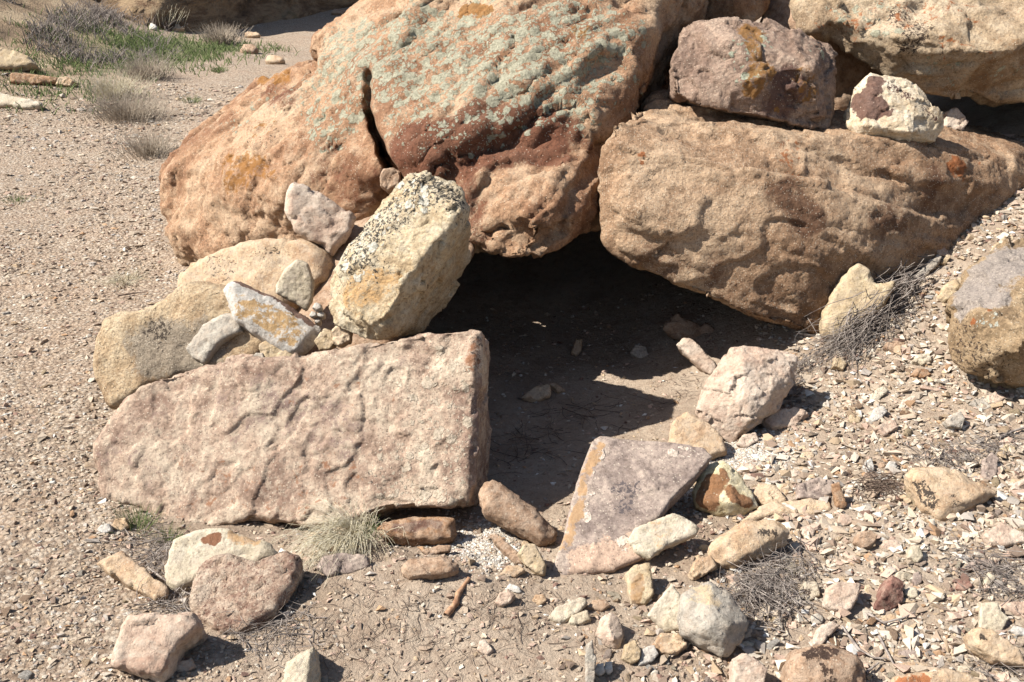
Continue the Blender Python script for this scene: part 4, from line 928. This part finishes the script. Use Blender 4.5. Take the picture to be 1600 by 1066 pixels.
# cream and maroon stone on the long brown boulder and little ones behind
stone('cream stone with a maroon crust sitting on the long brown boulder', [(1324, 198), (1328, 168), (1342, 130), (1360, 114), (1392, 124), (1416, 122), (1450, 148), (1472, 178), (1474, 200), (1462, 221), (1400, 225), (1340, 217)], 'maroonwhite', t=62, th=.2, Y=4.12, ridge=[(1365, 140, .06), (1430, 160, .05), (1420, 205, .085), (1350, 195, .06)], rough=.5, cat='rock', name='rock', vox=.0048,
      patches=[('stain', 1.1, 20, [(1345, 150), (1352, 160), (1365, 165)]), ('stain', 1.0, 12, [(1362, 125), (1370, 135)]), ('dark', .4, 12, [(1400, 135), (1420, 145)]), ('dark', .35, 10, [(1450, 165), (1465, 180)])])
stone('small shaded pinkish stone behind the maroon crusted stone', [(1470, 205), (1476, 175), (1490, 170), (1512, 195), (1500, 210)], 'pink', t=60, th=.1, b=.03, Y=4.5)
# inside the hollow
stone('grey flat stone on the shaded floor of the hollow', [(814, 624), (832, 608), (858, 602), (862, 618), (840, 630)], 'tan', t=28, th=.03, b=.015)
stone('small stone beside the grey flat stone in the hollow', [(858, 602), (866, 598), (884, 612), (872, 616)], 'tan', t=28, th=.03, b=.012)
stone('reddish slab in the shade at the right side of the hollow', [(1034, 512), (1052, 490), (1100, 505), (1170, 545), (1165, 575), (1120, 560)], 'brown', t=50, th=.06, b=.01, Y=3.95)
stone('reddish bar of stone slanting down at the right side of the hollow', [(1056, 540), (1066, 527), (1082, 530), (1122, 574), (1114, 590), (1098, 580)], 'pink', t=52, th=.05, b=.015, Y=3.75, rough=.4)
stone('whitish stone deep in the shade of the hollow', [(985, 552), (992, 538), (1010, 542), (1014, 556), (998, 562)], 'grey', t=40, th=.04)
stone('lone pale stone standing in for a spot of sun inside the hollow', [(892, 552), (900, 530), (910, 530), (908, 550), (900, 558)], 'tan', t=55, th=.04, b=.012)  # pale stone stands in for a small spot of sunlight
# far left
stone('ochre block at the left edge below the brushy hillside', [(-30, 100), (-20, 74), (15, 80), (50, 92), (62, 106), (30, 112), (-10, 110)], 'yellow', t=55, th=.3, b=.08, rough=.5, cat='rock', name='rock')
stone('reddish plank stone lying near the left edge', [(14, 130), (16, 114), (60, 118), (95, 122), (92, 130), (50, 134)], 'rust', t=60, th=.15, b=.03, rough=.4)
stone('tan round stone at the end of the reddish plank stone', [(88, 134), (92, 123), (108, 121), (121, 130), (112, 137)], 'tan', t=60, th=.15, b=.04)
stone('pale plank stone lying at the left edge', [(-30, 160), (-20, 140), (20, 152), (66, 160), (68, 168), (40, 172)], 'cream', t=40, th=.12, b=.03, rough=.4)
for i, (x, y, w, h, m, lb) in enumerate(((395, 56, 14, 4, 'tan', 'pale flat stone beside the far wash by the boulder'), (390, 78, 16, 7, 'brown', 'brown stones ledge at the edge of the far wash'), (430, 95, 18, 6, 'tan', 'tan flat stone in the wash behind the boulder'), (270, 45, 20, 5, 'tan', 'tan flat stone near the foot of the far bank'),
        (240, 44, 8, 5, 'white', 'white stone near the foot of the far bank'), (530, 20, 14, 4, 'brown', 'brown flat stone in the wash below the far bank'), (460, 112, 12, 3, 'brown', 'dark flat chip in the wash behind the boulder'), (410, 30, 12, 5, 'brown', 'brown stone at the foot of the far bank'))):
    stone(lb, [(x - w, y + h * .4), (x - w * .6, y - h), (x + w * .5, y - h * .8), (x + w, y + h * .2), (x + w * .4, y + h), (x - w * .5, y + h)], m, t=35, th=.1, b=.04, vox=.02)

# ------------------------------------------------------------------ scattered stones, one object each
def template(i):
    r = np.random.default_rng(100 + i)
    bm = bmesh.new()
    p = r.normal(size=(11, 3)); p /= np.linalg.norm(p, axis=1)[:, None]
    sc = np.array([1, r.uniform(.55, .9), r.uniform(.3, .6)])
    hull(bm, p * sc)
    v, f = voxelise(bm, .12, 0)
    v = displace(v, f, [('fbm', 1.5, .06), ('planes', 1.6, .12), ('fbm', 6, .03)], i)
    me = mesh_np('stone', v, f)
    set_col(me, 'mask', np.zeros((len(v), 4)))
    return me
TPL = [template(i) for i in range(9)]
for me in TPL: me.materials.append(M['tan'])
KIND = {'cream': 'cream', 'tan': 'tan', 'pink': 'pinkish', 'white': 'white', 'brown': 'brown', 'grey': 'grey', 'yellow': 'ochre', 'rust': 'rust brown', 'purple': 'purplish'}
def loose(x, y, size, mk, where, group):
    me = TPL[rng.integers(len(TPL))]
    o = bpy.data.objects.new('small_stone', me); COL.objects.link(o)
    o.material_slots[0].link = 'OBJECT'; o.material_slots[0].material = M[mk]
    z = float(ground_fine(np.array([x]), np.array([y]))[0])
    o.location = (x, y, z + size * .04)
    o.rotation_euler = (rng.normal(0, .35), rng.normal(0, .35), rng.uniform(0, 6.28))
    k = rng.uniform(.8, 1.25, 3)
    o.scale = (size * k[0], size * k[1], size * k[2])
    LOOSE.append((o, mk, x, y)); tag(o, cat='stone', group='small ' + KIND[mk] + ' stones ' + group)
LOOSE = []
n_loose = 0
keys = ['tan', 'tan', 'tan', 'pink', 'pink', 'cream', 'cream', 'brown', 'grey', 'yellow', 'rust', 'purple', 'tan', 'brown', 'pink', 'white']
while n_loose < 210:
    px = rng.uniform(900, 1600); py = rng.uniform(560, 1066)
    if px < 1180 and py < 900: continue
    if px < 1320 and py < 680: continue
    if px > 1470 and py < 610: continue
    Yg = ground_hit(px, py); q = P(px, py, Yg)
    loose(q[0], q[1], float(np.clip(rng.lognormal(math.log(.017), .32), .010, .036)), keys[rng.integers(len(keys))], 'in the rubble of the right slope', 'on the right slope')
    n_loose += 1
for _ in range(26):
    px = rng.uniform(1330, 1580); py = 690 - (px - 1330) * 1.2 + rng.uniform(-240, -150)
    if px > 1500 and py > 380: continue
    Yg = ground_hit(px, py); q = P(px, py, Yg)
    loose(q[0], q[1], float(rng.uniform(.014, .032)), keys[rng.integers(len(keys))], 'beside the lower right end of the long brown boulder', 'by the long brown boulder')
for _ in range(44):
    px = rng.uniform(0, 300); py = rng.uniform(420, 1060)
    if px > 120 and py < 850: continue
    Yg = ground_hit(px, py); q = P(px, py, Yg)
    loose(q[0], q[1], float(rng.uniform(.012, .024)), ['tan', 'cream', 'white', 'yellow', 'grey', 'brown'][rng.integers(6)], 'on the gravel of the wash at the left', 'on the gravel wash')

MARKS = [('the broad tan block with black specks', 1485, 770), ('the tan block with black dots', 1170, 850), ('the grey angular stone', 1110, 975), ('the boulder on the right edge', 1560, 600), ('the orange tan stone in the corner', 1550, 1015),
         ('the whitish yellow jagged stone', 1550, 968), ('the peach flat stone near the right edge', 1568, 842), ('the dark crusted stone at the bottom edge', 1290, 1040), ('the peach faced cream stone', 1315, 938), ('the grey stone with a dark red side', 1390, 930),
         ('the angular pinkish block', 1170, 650), ('the rust patched cream stone', 1135, 770), ('the yellow sandstone wedge', 1330, 490), ('the greenish grey propped stone', 1490, 660), ('the white blocky stone', 1370, 650), ('the purple grey flat topped stone', 1270, 770),
         ('the angular pink stone', 955, 990), ('the lavender flake', 1548, 730), ('the wedge plank stone', 205, 900), ('the blocky pinkish stone', 245, 1010), ('the rough tan speckled rock', 165, 560), ('the small straw tuft on the wash', 195, 440), ('the slab\'s left foot', 165, 780)]
MARKS = [(nm,) + tuple(P(a, b, ground_hit(a, b))[:2]) for nm, a, b in MARKS]
_by = {}
for o, mk, x, y in LOOSE:
    d, nm = min((math.hypot(x - a, y - b), nm) for nm, a, b in MARKS)
    _by.setdefault((nm, mk), []).append((d, o))
RANK = ['nearest', 'second nearest', 'third nearest', 'fourth nearest', 'fifth nearest', 'sixth nearest', 'seventh nearest', 'eighth nearest', 'ninth nearest', 'tenth nearest', 'eleventh nearest', 'twelfth nearest']
for (nm, mk), lst in _by.items():
    lst.sort(key=lambda q: q[0])
    for k, (d, o) in enumerate(lst):
        o['label'] = 'small loose ' + KIND[mk] + ' stone ' + RANK[min(k, 11)] + ' to ' + nm

# ------------------------------------------------------------------ gravel (stuff)
ico = bmesh.new(); bmesh.ops.create_icosphere(ico, subdivisions=1, radius=1.0)
ico.verts.ensure_lookup_table()
IV = np.array([list(v.co) for v in ico.verts]); IF = np.array([[v.index for v in f.verts] for f in ico.faces]); ico.free()
def pebble_material():
    t = NT('pebbles'); at = t.n('ShaderNodeAttribute'); at.attribute_name = 'tint'
    tc = t.n('ShaderNodeTexCoord')
    n = t.noise(tc.outputs['Object'], 220, 4, .7)
    col = t.mix(.8, at.outputs['Color'], t.ramp(n, [(.25, (.68, .67, .65, 1)), (.5, (1, 1, 1, 1)), (.8, (1.2, 1.2, 1.2, 1))]), 'MULTIPLY')
    t.l(col, t.b.inputs['Base Color'])
    t.l(t.bump(n, .5, .004), t.b.inputs['Normal'])
    return t.m
MP = pebble_material()
PALETTE = np.array([C(206, 184, 156), C(190, 166, 138), C(174, 148, 122), C(220, 203, 178), C(198, 168, 130), C(156, 130, 108), C(232, 224, 210), C(184, 170, 154), C(206, 172, 146), C(186, 144, 102), C(142, 108, 90)])
SHARD = []
for _i in range(8):
    _r = np.random.default_rng(300 + _i); _b = bmesh.new()
    _p = _r.normal(size=(9, 3)); _p /= np.abs(_p).max(1)[:, None] ** .6; _p /= np.linalg.norm(_p, axis=1).mean()
    hull(_b, _p); bmesh.ops.triangulate(_b, faces=_b.faces[:]); _b.verts.ensure_lookup_table(); _b.verts.index_update()
    SHARD.append((np.array([list(v.co) for v in _b.verts]), np.array([[v.index for v in f.verts] for f in _b.faces]))); _b.free()
OV = np.array([(1, 0, 0), (0, 1, 0), (-1, 0, 0), (0, -1, 0), (0, 0, 1), (0, 0, -1)], float)
OF = np.array([(0, 1, 4), (1, 2, 4), (2, 3, 4), (3, 0, 4), (1, 0, 5), (2, 1, 5), (3, 2, 5), (0, 3, 5)])
def gravel(name, label, x, y, size, probs, embed=.25):
    z = ground_fine(x, y)
    sh = np.random.default_rng(len(x))
    VV, FF, TT, base = [], [], [], 0
    big = size / y > .0030
    pick = sh.integers(0, 8, len(x))
    for sel, BV, BF, js in [(big & (pick == q), SHARD[q][0], SHARD[q][1], .15) for q in range(8)] + [(~big, OV * 1.15, OF, .35)]:
        n = int(sel.sum()); k = len(BV)
        if not n: continue
        xx, yy, zz, ss = x[sel], y[sel], z[sel], size[sel]
        v = BV[None] * (1 + sh.uniform(-js, js, (n, k, 1))) + sh.normal(0, .10, (n, k, 3))
        v = v * (ss[:, None] * np.c_[sh.uniform(.8, 1.4, n), sh.uniform(.6, 1.0, n), sh.uniform(.28, .65, n)])[:, None, :]
        a = sh.uniform(0, 6.283, n); tx = sh.normal(0, .3, n)
        ct, st = np.cos(tx)[:, None], np.sin(tx)[:, None]
        vy = v[..., 1] * ct - v[..., 2] * st; vz = v[..., 1] * st + v[..., 2] * ct
        ca, sa = np.cos(a)[:, None], np.sin(a)[:, None]
        vx = v[..., 0] * ca - vy * sa; vy2 = v[..., 0] * sa + vy * ca
        VV.append(np.stack([vx + xx[:, None], vy2 + yy[:, None], vz + (zz + ss * embed)[:, None]], axis=2).reshape(-1, 3))
        FF.append((BF[None] + (np.arange(n) * k)[:, None, None]).reshape(-1, 3) + base); base += n * k
        ci = sh.choice(len(PALETTE), n, p=np.array(probs) / np.sum(probs))
        tint = PALETTE[ci] * sh.uniform(.75, 1.15, (n, 1)); tint[:, 3] = 1
        TT.append(np.repeat(tint, k, axis=0))
    me = mesh_np(name, np.concatenate(VV), np.concatenate(FF), smooth=False)
    set_col(me, 'tint', np.concatenate(TT))
    o = link(name, me, MP)
    tag(o, label, 'gravel', kind='stuff')
    return o

def sample(n, x0, x1, y0, y1, falloff=0.0):
    x = rng.uniform(x0, x1, n)
    u = rng.random(n)
    if falloff:   # denser near the viewer
        y = y0 * (y1 / y0) ** (u ** falloff)
    else:
        y = y0 + u * (y1 - y0)
    return x, y
# wash on the left
n = 72000
u = rng.random(n); y = 1.75 * (11.0 / 1.75) ** u
x = rng.uniform(-1, .1, n) * (1.1 + y * .56)
k = rng.random(n) < wash_mask(x, y) * (.25 + .75 * sstep(-.25, .15, fbm(np.c_[x * 1.6, y * 1.1, x * 0], 3)))
x, y = x[k], y[k]
sz = np.clip(rng.lognormal(math.log(.0044), .46, len(x)), .002, .02) * (0.72 + .14 * y)
gravel('wash_gravel', 'loose tan gravel covering the dry wash at the left', x, y, sz, [6, 7, 5, 3, 2.2, 3, .5, 4, 2, .8, 1])
# slope on the right and soil at the bottom
n = 52000
n = 40000
x, y = sample(n, .15, 2.6, 1.7, 4.8, .85)
k = rng.random(n) < sstep(.1, .75, x - .25 * (y - 2.2)) * np.where((y > 3.0) & (x < .75 + .2 * (y - 3)), 0, 1) * (.35 + .65 * sstep(-.15, .25, fbm(np.c_[x * 4, y * 4, x * 0], 3)))
x, y = x[k], y[k]
sz = np.clip(rng.lognormal(math.log(.0058), .62, len(x)), .0022, .026)
xe, ye = sample(15000, .2, 2.4, 1.75, 4.6, .85)
ke = rng.random(15000) < sstep(.2, .8, xe - .25 * (ye - 2.2)) * np.where((ye > 3.0) & (xe < .75 + .2 * (ye - 3)), 0, 1)
x = np.r_[x, xe[ke]]; y = np.r_[y, ye[ke]]; sz = np.r_[sz, np.clip(rng.lognormal(math.log(.0098), .42, int(ke.sum())), .005, .028)]
gravel('slope_gravel', 'mixed pale gravel and chips strewn over the right slope', x, y, sz, [7, 5, 2.5, 7, 3, 1.5, 1.6, 2.5, 4, 1, .8])
n = 9000
x, y = sample(n, -1.1, .6, 1.75, 2.95)
k = (rng.random(n) < .75 * (1 - wash_mask(x, y)))
x, y = x[k], y[k]
gravel('soil_gravel', 'sparse small pebbles on the bare soil below the slab', x, y, np.clip(rng.lognormal(math.log(.0045), .5, len(x)), .0018, .016), [4, 8, 8, 2, 3, 5, .8, 2, 5, 1, 1])
n = 2800
x, y = sample(n, -.5, .9, 2.95, 4.6)
gravel('hollow_gravel', 'sparse pebbles on the earthen floor of the hollow', x, y, np.clip(rng.lognormal(math.log(.004), .5, len(x)), .002, .014), [4, 4, 3, 2, 3, 3, 1, 2, 3, 1, 1])
# pale crushed gravel
xs_, ys_ = [], []
for (a, b, r) in PALE:
    m_ = int(42000 * r * r * 3.14)
    xs_.append(rng.normal(a, r * .6, m_)); ys_.append(rng.normal(b, r * .7, m_))
x = np.concatenate(xs_); y = np.concatenate(ys_)
gravel('pale_gravel', 'pale grey crushed gravel beside the slabs', x, y, rng.uniform(.0022, .0058, len(x)), [1, .3, .2, 4, .3, .3, 5, 5, .5, .1, .1])

# ------------------------------------------------------------------ dry plants
def blades(specs):
    """specs: list of (base, [points...], radius) -> tapered three sided stems"""
    V, Fc = [], []
    for ptsx, r0 in specs:
        ptsx = np.asarray(ptsx); m = len(ptsx); base = len(V)
        d = ptsx[-1] - ptsx[0]; d = d / max(np.linalg.norm(d), 1e-9)
        s1 = np.cross(d, (.3, .9, .2)); s1 /= max(np.linalg.norm(s1), 1e-9); s2 = np.cross(d, s1)
        for i in range(m):
            r = r0 * (1 - .75 * i / (m - 1))
            for k in range(3):
                a = k * 2.0944
                V.append(ptsx[i] + s1 * (r * math.cos(a)) + s2 * (r * math.sin(a)))
        for i in range(m - 1):
            for k in range(3):
                a = base + i * 3 + k; b = base + i * 3 + (k + 1) % 3
                Fc.append((a, b, b + 3, a + 3))
    return np.array(V), np.array(Fc)

def plant_mat(name, c0, c1):
    t = NT(name); tc = t.n('ShaderNodeTexCoord')
    n = t.noise(tc.outputs['Object'], 60, 3, .6)
    t.l(t.mix(t.mapr(n, .35, .65), c0, c1), t.b.inputs['Base Color'])
    t.b.inputs['Roughness'].default_value = .8
    return t.m
MS = plant_mat('straw', C(206, 188, 144), C(240, 228, 196))
MG = plant_mat('green_blades', C(88, 112, 48), C(140, 150, 84))
MT = plant_mat('grey_twigs', C(124, 108, 98), C(178, 164, 150))
MB_ = plant_mat('dry_bunchgrass', C(172, 152, 128), C(214, 196, 170))
MD = plant_mat('dark_twigs', C(92, 72, 58), C(140, 116, 98))

def gz(x, y): return float(ground_fine(np.array([x]), np.array([y]))[0])

def tuft(name, label, cat, px, py, n, h, spread, mat, r=.0011, droop=.5, lean=(0, 0), base=.04, Y=None, group=None, dz=0):
    Yg = Y or ground_hit(px, py); q = P(px, py, Yg)
    z0 = q[2] if Y else gz(q[0], q[1])
    sp = []
    for _ in range(n):
        a = random.uniform(0, 6.283); b = abs(random.gauss(0, base))
        p0 = np.array([math.cos(a) * b, math.sin(a) * b, -.01 + dz])
        out = random.uniform(.1, 1) * spread
        L = h * random.uniform(.45, 1.1)
        dirx = np.array([math.cos(a) * out + lean[0] + random.gauss(0, .12), math.sin(a) * out + lean[1] + random.gauss(0, .12), 1.0])
        dirx /= np.linalg.norm(dirx)
        pp = []
        for i in range(4):
            s = i / 3
            pp.append(p0 + dirx * L * s + np.array([0, 0, -droop * L * s * s * random.uniform(.6, 1.2)]) + np.random.default_rng(random.randrange(1 << 30)).normal(0, .012 * L, 3) * s)
        sp.append((pp, r * random.uniform(.7, 1.3)))
    v, f = blades(sp)
    o = link(name, mesh_np(name, v, f), mat, (q[0], q[1], z0))
    tag(o, label, cat, group)
    return o

tuft('grass_tuft', 'straw coloured dry grass tuft spilling over in front of the slab', 'grass tuft', 552, 858, 480, .25, .9, MS, r=.001, droop=.8, lean=(-.35, -.55), base=.05, dz=.05)
tuft('grass_tuft', 'greenish base of grass beside the orange brown brick shaped stone', 'grass tuft', 566, 846, 90, .12, 1.0, MG, droop=.4, base=.035, r=.0013)
tuft('grass_tuft', 'small green and straw tuft under the notch at the left foot of the slab', 'grass tuft', 212, 822, 130, .10, .8, MG, droop=.3, base=.03, r=.001)
tuft('grass_tuft', 'thin green tuft left of the pale flat stone with the orange patch', 'grass tuft', 262, 846, 70, .09, .9, MG, droop=.3, base=.02, r=.001)
tuft('bunchgrass', 'largest dry bunchgrass clump in the wash at the left', 'dry bush', 205, 184, 650, .36, 1.1, MB_, r=.0022, droop=.22, base=.16)
tuft('bunchgrass', 'dry bunchgrass clump in front of the largest one', 'dry bush', 235, 242, 420, .28, 1.0, MB_, r=.0018, droop=.22, base=.10)
tuft('bunchgrass', 'paler thin bunchgrass clump behind the largest one', 'dry bush', 180, 152, 420, .34, .95, MS, r=.0024, droop=.22, base=.11)
tuft('bunchgrass', 'dry bunchgrass clump at the near edge of the green patch', 'dry bush', 232, 122, 420, .32, .9, MB_, r=.003, droop=.2, base=.14)
tuft('bunchgrass', 'dry bunchgrass clump below the far bank', 'dry bush', 345, 68, 420, .32, .9, MB_, r=.004, droop=.2, base=.11)
tuft('bunchgrass', 'small sparse straw tuft lying flat on the wash gravel', 'dry bush', 195, 440, 150, .16, 1.8, MS, r=.0011, droop=.6, base=.03)
tuft('bunchgrass', 'yellow green bunchgrass at the foot of the far bank', 'dry bush', 250, 42, 350, .34, .6, MS, r=.005, droop=.15, base=.16)
tuft('grass_tuft', 'small bright green tuft in the wash left of the boulder', 'grass tuft', 300, 160, 90, .10, .9, MG, r=.002, droop=.2, base=.05)
tuft('grass_tuft', 'small green tuft in the wash below the dry clumps', 'grass tuft', 342, 112, 90, .10, .9, MG, r=.003, droop=.2, base=.05)
tuft('grass_tuft', 'tiny green tuft near the left edge on the wash gravel', 'grass tuft', 22, 314, 70, .07, 1.2, MG, r=.0016, droop=.2, base=.05)
tuft('grass_tuft', 'bright green tuft in front of the reddish plank stone', 'grass tuft', 76, 130, 120, .16, .7, MG, r=.003, droop=.15, base=.07)

def twig_path(p, d, L, n, wob, flat=.25):
    out = [np.array(p, float)]; d = np.array(d, float)
    for i in range(n):
        d = d + np.random.default_rng(random.randrange(1 << 30)).normal(0, wob, 3) * np.array([1, 1, flat])
        d /= np.linalg.norm(d)
        out.append(out[-1] + d * L / n)
    return out

def brush(label, poly, n, L, mat, r=.0012, dirpx=None, lift=.03, name='dead_brush', wob=.35, cat='dry brush', jit=.6, kind=None):
    """a heap of dead twigs strewn along a line"""
    w = [P(x, y, ground_hit(x, y)) for x, y in poly]
    o0 = w[0]; sp = []
    for _ in range(n):
        i = random.randrange(len(w) - 1) if len(w) > 1 else 0
        a = w[i] + (w[min(i + 1, len(w) - 1)] - w[i]) * random.random()
        a = a + np.array([random.gauss(0, .03), random.gauss(0, .03), 0]) * (jit / .6)
        a[2] = gz(a[0], a[1]) + abs(random.gauss(0, lift))
        if dirpx is not None:
            d = np.array(dirpx, float) + np.random.default_rng(random.randrange(1 << 30)).normal(0, jit * .6, 3) * np.array([1, 1, .3])
        else:
            an = random.uniform(0, 6.28); d = np.array([math.cos(an), math.sin(an), random.gauss(0, .15)])
        d /= np.linalg.norm(d)
        LL = L * random.uniform(.4, 1.2)
        pth = np.array(twig_path(a - d * LL * .5, d, LL, 6, wob))
        g = ground_fine(pth[:, 0], pth[:, 1])
        pth[:, 2] = np.maximum(pth[:, 2], g + .003)
        sp.append((pth - o0, r * random.uniform(.6, 1.6)))
    v, f = blades(sp)
    o = link(name, mesh_np(name, v, f), mat, tuple(o0))
    tag(o, label, cat, kind=kind)
brush('grey dead brush trailing down from the yellow wedge to the pinkish block', [(1400, 455), (1370, 490), (1340, 525), (1300, 560)], 560, .26, MT, dirpx=(-.75, -.55, -.25), lift=.045, r=.0017, wob=.22)
brush('grey dead twigs beside the angular pinkish block', [(1260, 570), (1230, 600), (1222, 640)], 130, .15, MT, dirpx=(-.7, -.5, -.2), lift=.03, wob=.3)
brush('tangle of dead twigs below the tan block with black dots', [(1240, 880), (1200, 920), (1170, 945), (1220, 940)], 380, .17, MT, lift=.022, r=.0012)
brush('dark twig litter left of the broad tan block', [(1370, 760), (1385, 775)], 110, .12, MD, lift=.02)
brush('twig litter above the broad tan block', [(1440, 715), (1520, 720), (1570, 690)], 170, .15, MT, lift=.012)
brush('twig litter on the right slope near the bottom right corner', [(1500, 870), (1560, 900), (1590, 930)], 170, .14, MT, lift=.012)
brush('twig litter at the bottom edge on the right', [(1540, 1050), (1590, 1062)], 60, .14, MT, lift=.012)
brush('dead twigs under the left foot of the slab', [(215, 850), (255, 870), (250, 895)], 130, .13, MT, lift=.02)
brush('dead twigs between the wedge stone and the pinkish blocky stone', [(250, 945), (290, 955)], 70, .11, MT, lift=.014)
brush('dry stems below the pitted reddish stone', [(390, 1000), (430, 980), (460, 1000)], 90, .16, MT, lift=.014)
brush('fine dark litter of twigs over the soil at the bottom', [(520, 1010), (600, 970), (740, 960), (880, 985)], 260, .08, MD, lift=.004, r=.0008, jit=1.8, name='twig_litter', kind='stuff')
brush('dry roots on the shaded floor of the hollow', [(800, 720), (860, 680), (930, 640)], 70, .2, MD, lift=.01, jit=1.5, name='root_litter', kind='stuff')
brush('fine twigs on the sunlit patch of the hollow floor', [(1020, 640), (1060, 620), (1085, 590)], 50, .07, MD, lift=.004, r=.0008)
def stick(label, pp, r, mat, lift=.012):
    w = []
    for (x, y) in pp:
        q = P(x, y, ground_hit(x, y)); q[2] = gz(q[0], q[1]) + lift; w.append(q)
    w = np.array(w)
    # five sided stick with an uneven girth
    V, Fc = [], []; m = 4 * (len(w) - 1) + 1
    tt = np.linspace(0, len(w) - 1, m)
    c = np.array([w[int(min(t, len(w) - 2))] + (w[int(min(t, len(w) - 2)) + 1] - w[int(min(t, len(w) - 2))]) * (t - int(min(t, len(w) - 2))) for t in tt])
    for i in range(m):
        d = c[min(i + 1, m - 1)] - c[max(i - 1, 0)]; d /= np.linalg.norm(d)
        s1 = np.cross(d, (0, 0, 1.)); s1 /= np.linalg.norm(s1); s2 = np.cross(s1, d)
        rr = r * (1 - .5 * i / m) * random.uniform(.75, 1.25)
        for k in range(6):
            a = k * math.pi / 3; V.append(c[i] + s1 * rr * math.cos(a) + s2 * rr * math.sin(a) - w[0])
    for i in range(m - 1):
        for k in range(6):
            Fc.append((i * 6 + k, i * 6 + (k + 1) % 6, (i + 1) * 6 + (k + 1) % 6, (i + 1) * 6 + k))
    o = link('stick', mesh_np('stick', np.array(V), np.array(Fc)), mat, tuple(w[0]))
    tag(o, label, 'stick')
stick('twisted brown root lying on the soil below the tan brick shaped stone', [(697, 966), (712, 948), (716, 932), (733, 908)], .011, plant_mat('root_wood', C(150, 104, 70), C(196, 150, 108)), .008)
stick('grey forked stick at the bottom right beside the dark crusted stone', [(1315, 985), (1340, 1020), (1365, 1035), (1385, 1036)], .004, MT)
stick('thin grey stick crossing the slope at the bottom right', [(1372, 1000), (1385, 1025), (1396, 1046)], .004, MT)
stick('short grey stick at the bottom edge right of the dark crusted stone', [(1352, 1058), (1372, 1042)], .004, MT)
stick('long thin dark stick on the right slope below the boulder', [(1525, 770), (1560, 795), (1590, 830)], .003, MD)
stick('grey branch at the right edge above the lavender flake', [(1560, 690), (1580, 680), (1604, 672)], .006, MT)
stick('curved grey branch over the rubble at the bottom right', [(1355, 965), (1380, 980), (1410, 972), (1430, 962)], .003, MT)
stick('thin dark stick on the wash gravel behind the tan rock', [(185, 466), (210, 462), (232, 460)], .004, MD)
stick('pale stick at the foot of the leaning pink wedge stone', [(232, 893), (262, 915), (300, 925)], .003, MT)

# brush on the left hillside and green patch (stuff)
def field(name, label, n, pos, h, mat, r, spread=.6):
    sp = []
    for _ in range(n):
        x, y = pos()
        z = 0
        a = random.uniform(0, 6.283); L = h * random.uniform(.5, 1.2)
        d = np.array([math.cos(a) * spread * random.random(), math.sin(a) * spread * random.random(), 1.0]); d /= np.linalg.norm(d)
        sp.append((x, y, d, L, r * random.uniform(.7, 1.3)))
    X = np.array([s[0] for s in sp]); Y = np.array([s[1] for s in sp]); Z = ground_fine(X, Y)
    specs = []
    for (x, y, d, L, rr), z in zip(sp, Z):
        p = np.array([x, y, z - .01]); specs.append(([p, p + d * L * .55, p + d * L * .9 + np.array([d[0], d[1], -.1]) * L * .3], rr))
    v, f = blades(specs)
    tag(link(name, mesh_np(name, v, f), mat), label, 'grass', kind='stuff')
def pos_green():
    while True:
        x, y = random.uniform(-6, -2), random.uniform(9, 17)
        if random.random() < float(green_mask(np.array([x]), np.array([y]))[0]) - .12: return x, y
_gp = None
gxs = np.random.default_rng(8).uniform(-6.2, -1.8, 60000); gys = np.random.default_rng(9).uniform(8.5, 17, 60000)
gk = np.random.default_rng(10).random(60000) < (green_mask(gxs, gys) - .10) * (.3 + sstep(-.1, .25, fbm(np.c_[gxs * 2.2, gys * 2.2, gxs * 0], 3)))
gxs, gys = gxs[gk][:9000], gys[gk][:9000]
_it = iter(zip(gxs, gys))
field('green_grass', 'low green grass on the flat below the brushy hillside', len(gxs), lambda: next(_it), .10, MG, .006, .9)
hx = np.random.default_rng(12).uniform(-9, -3.2, 60000); hy = np.random.default_rng(13).uniform(8.5, 17, 60000)
hm = sstep(-3.2, -4.6, hx + 0.3 * (hy - 12)) * sstep(11.2, 12.4, hy) * sstep(-.02, .22, fbm(np.c_[hx * 1.3, hy * 1.3, hx * 0], 3))
hk = np.random.default_rng(14).random(60000) < hm
hx, hy = hx[hk][:4600], hy[hk][:4600]
_it2 = iter(zip(hx, hy))
field('hillside_brush', 'grey dry brush covering the hillside at the upper left', len(hx), lambda: next(_it2), .22, MT, .006, 1.3)
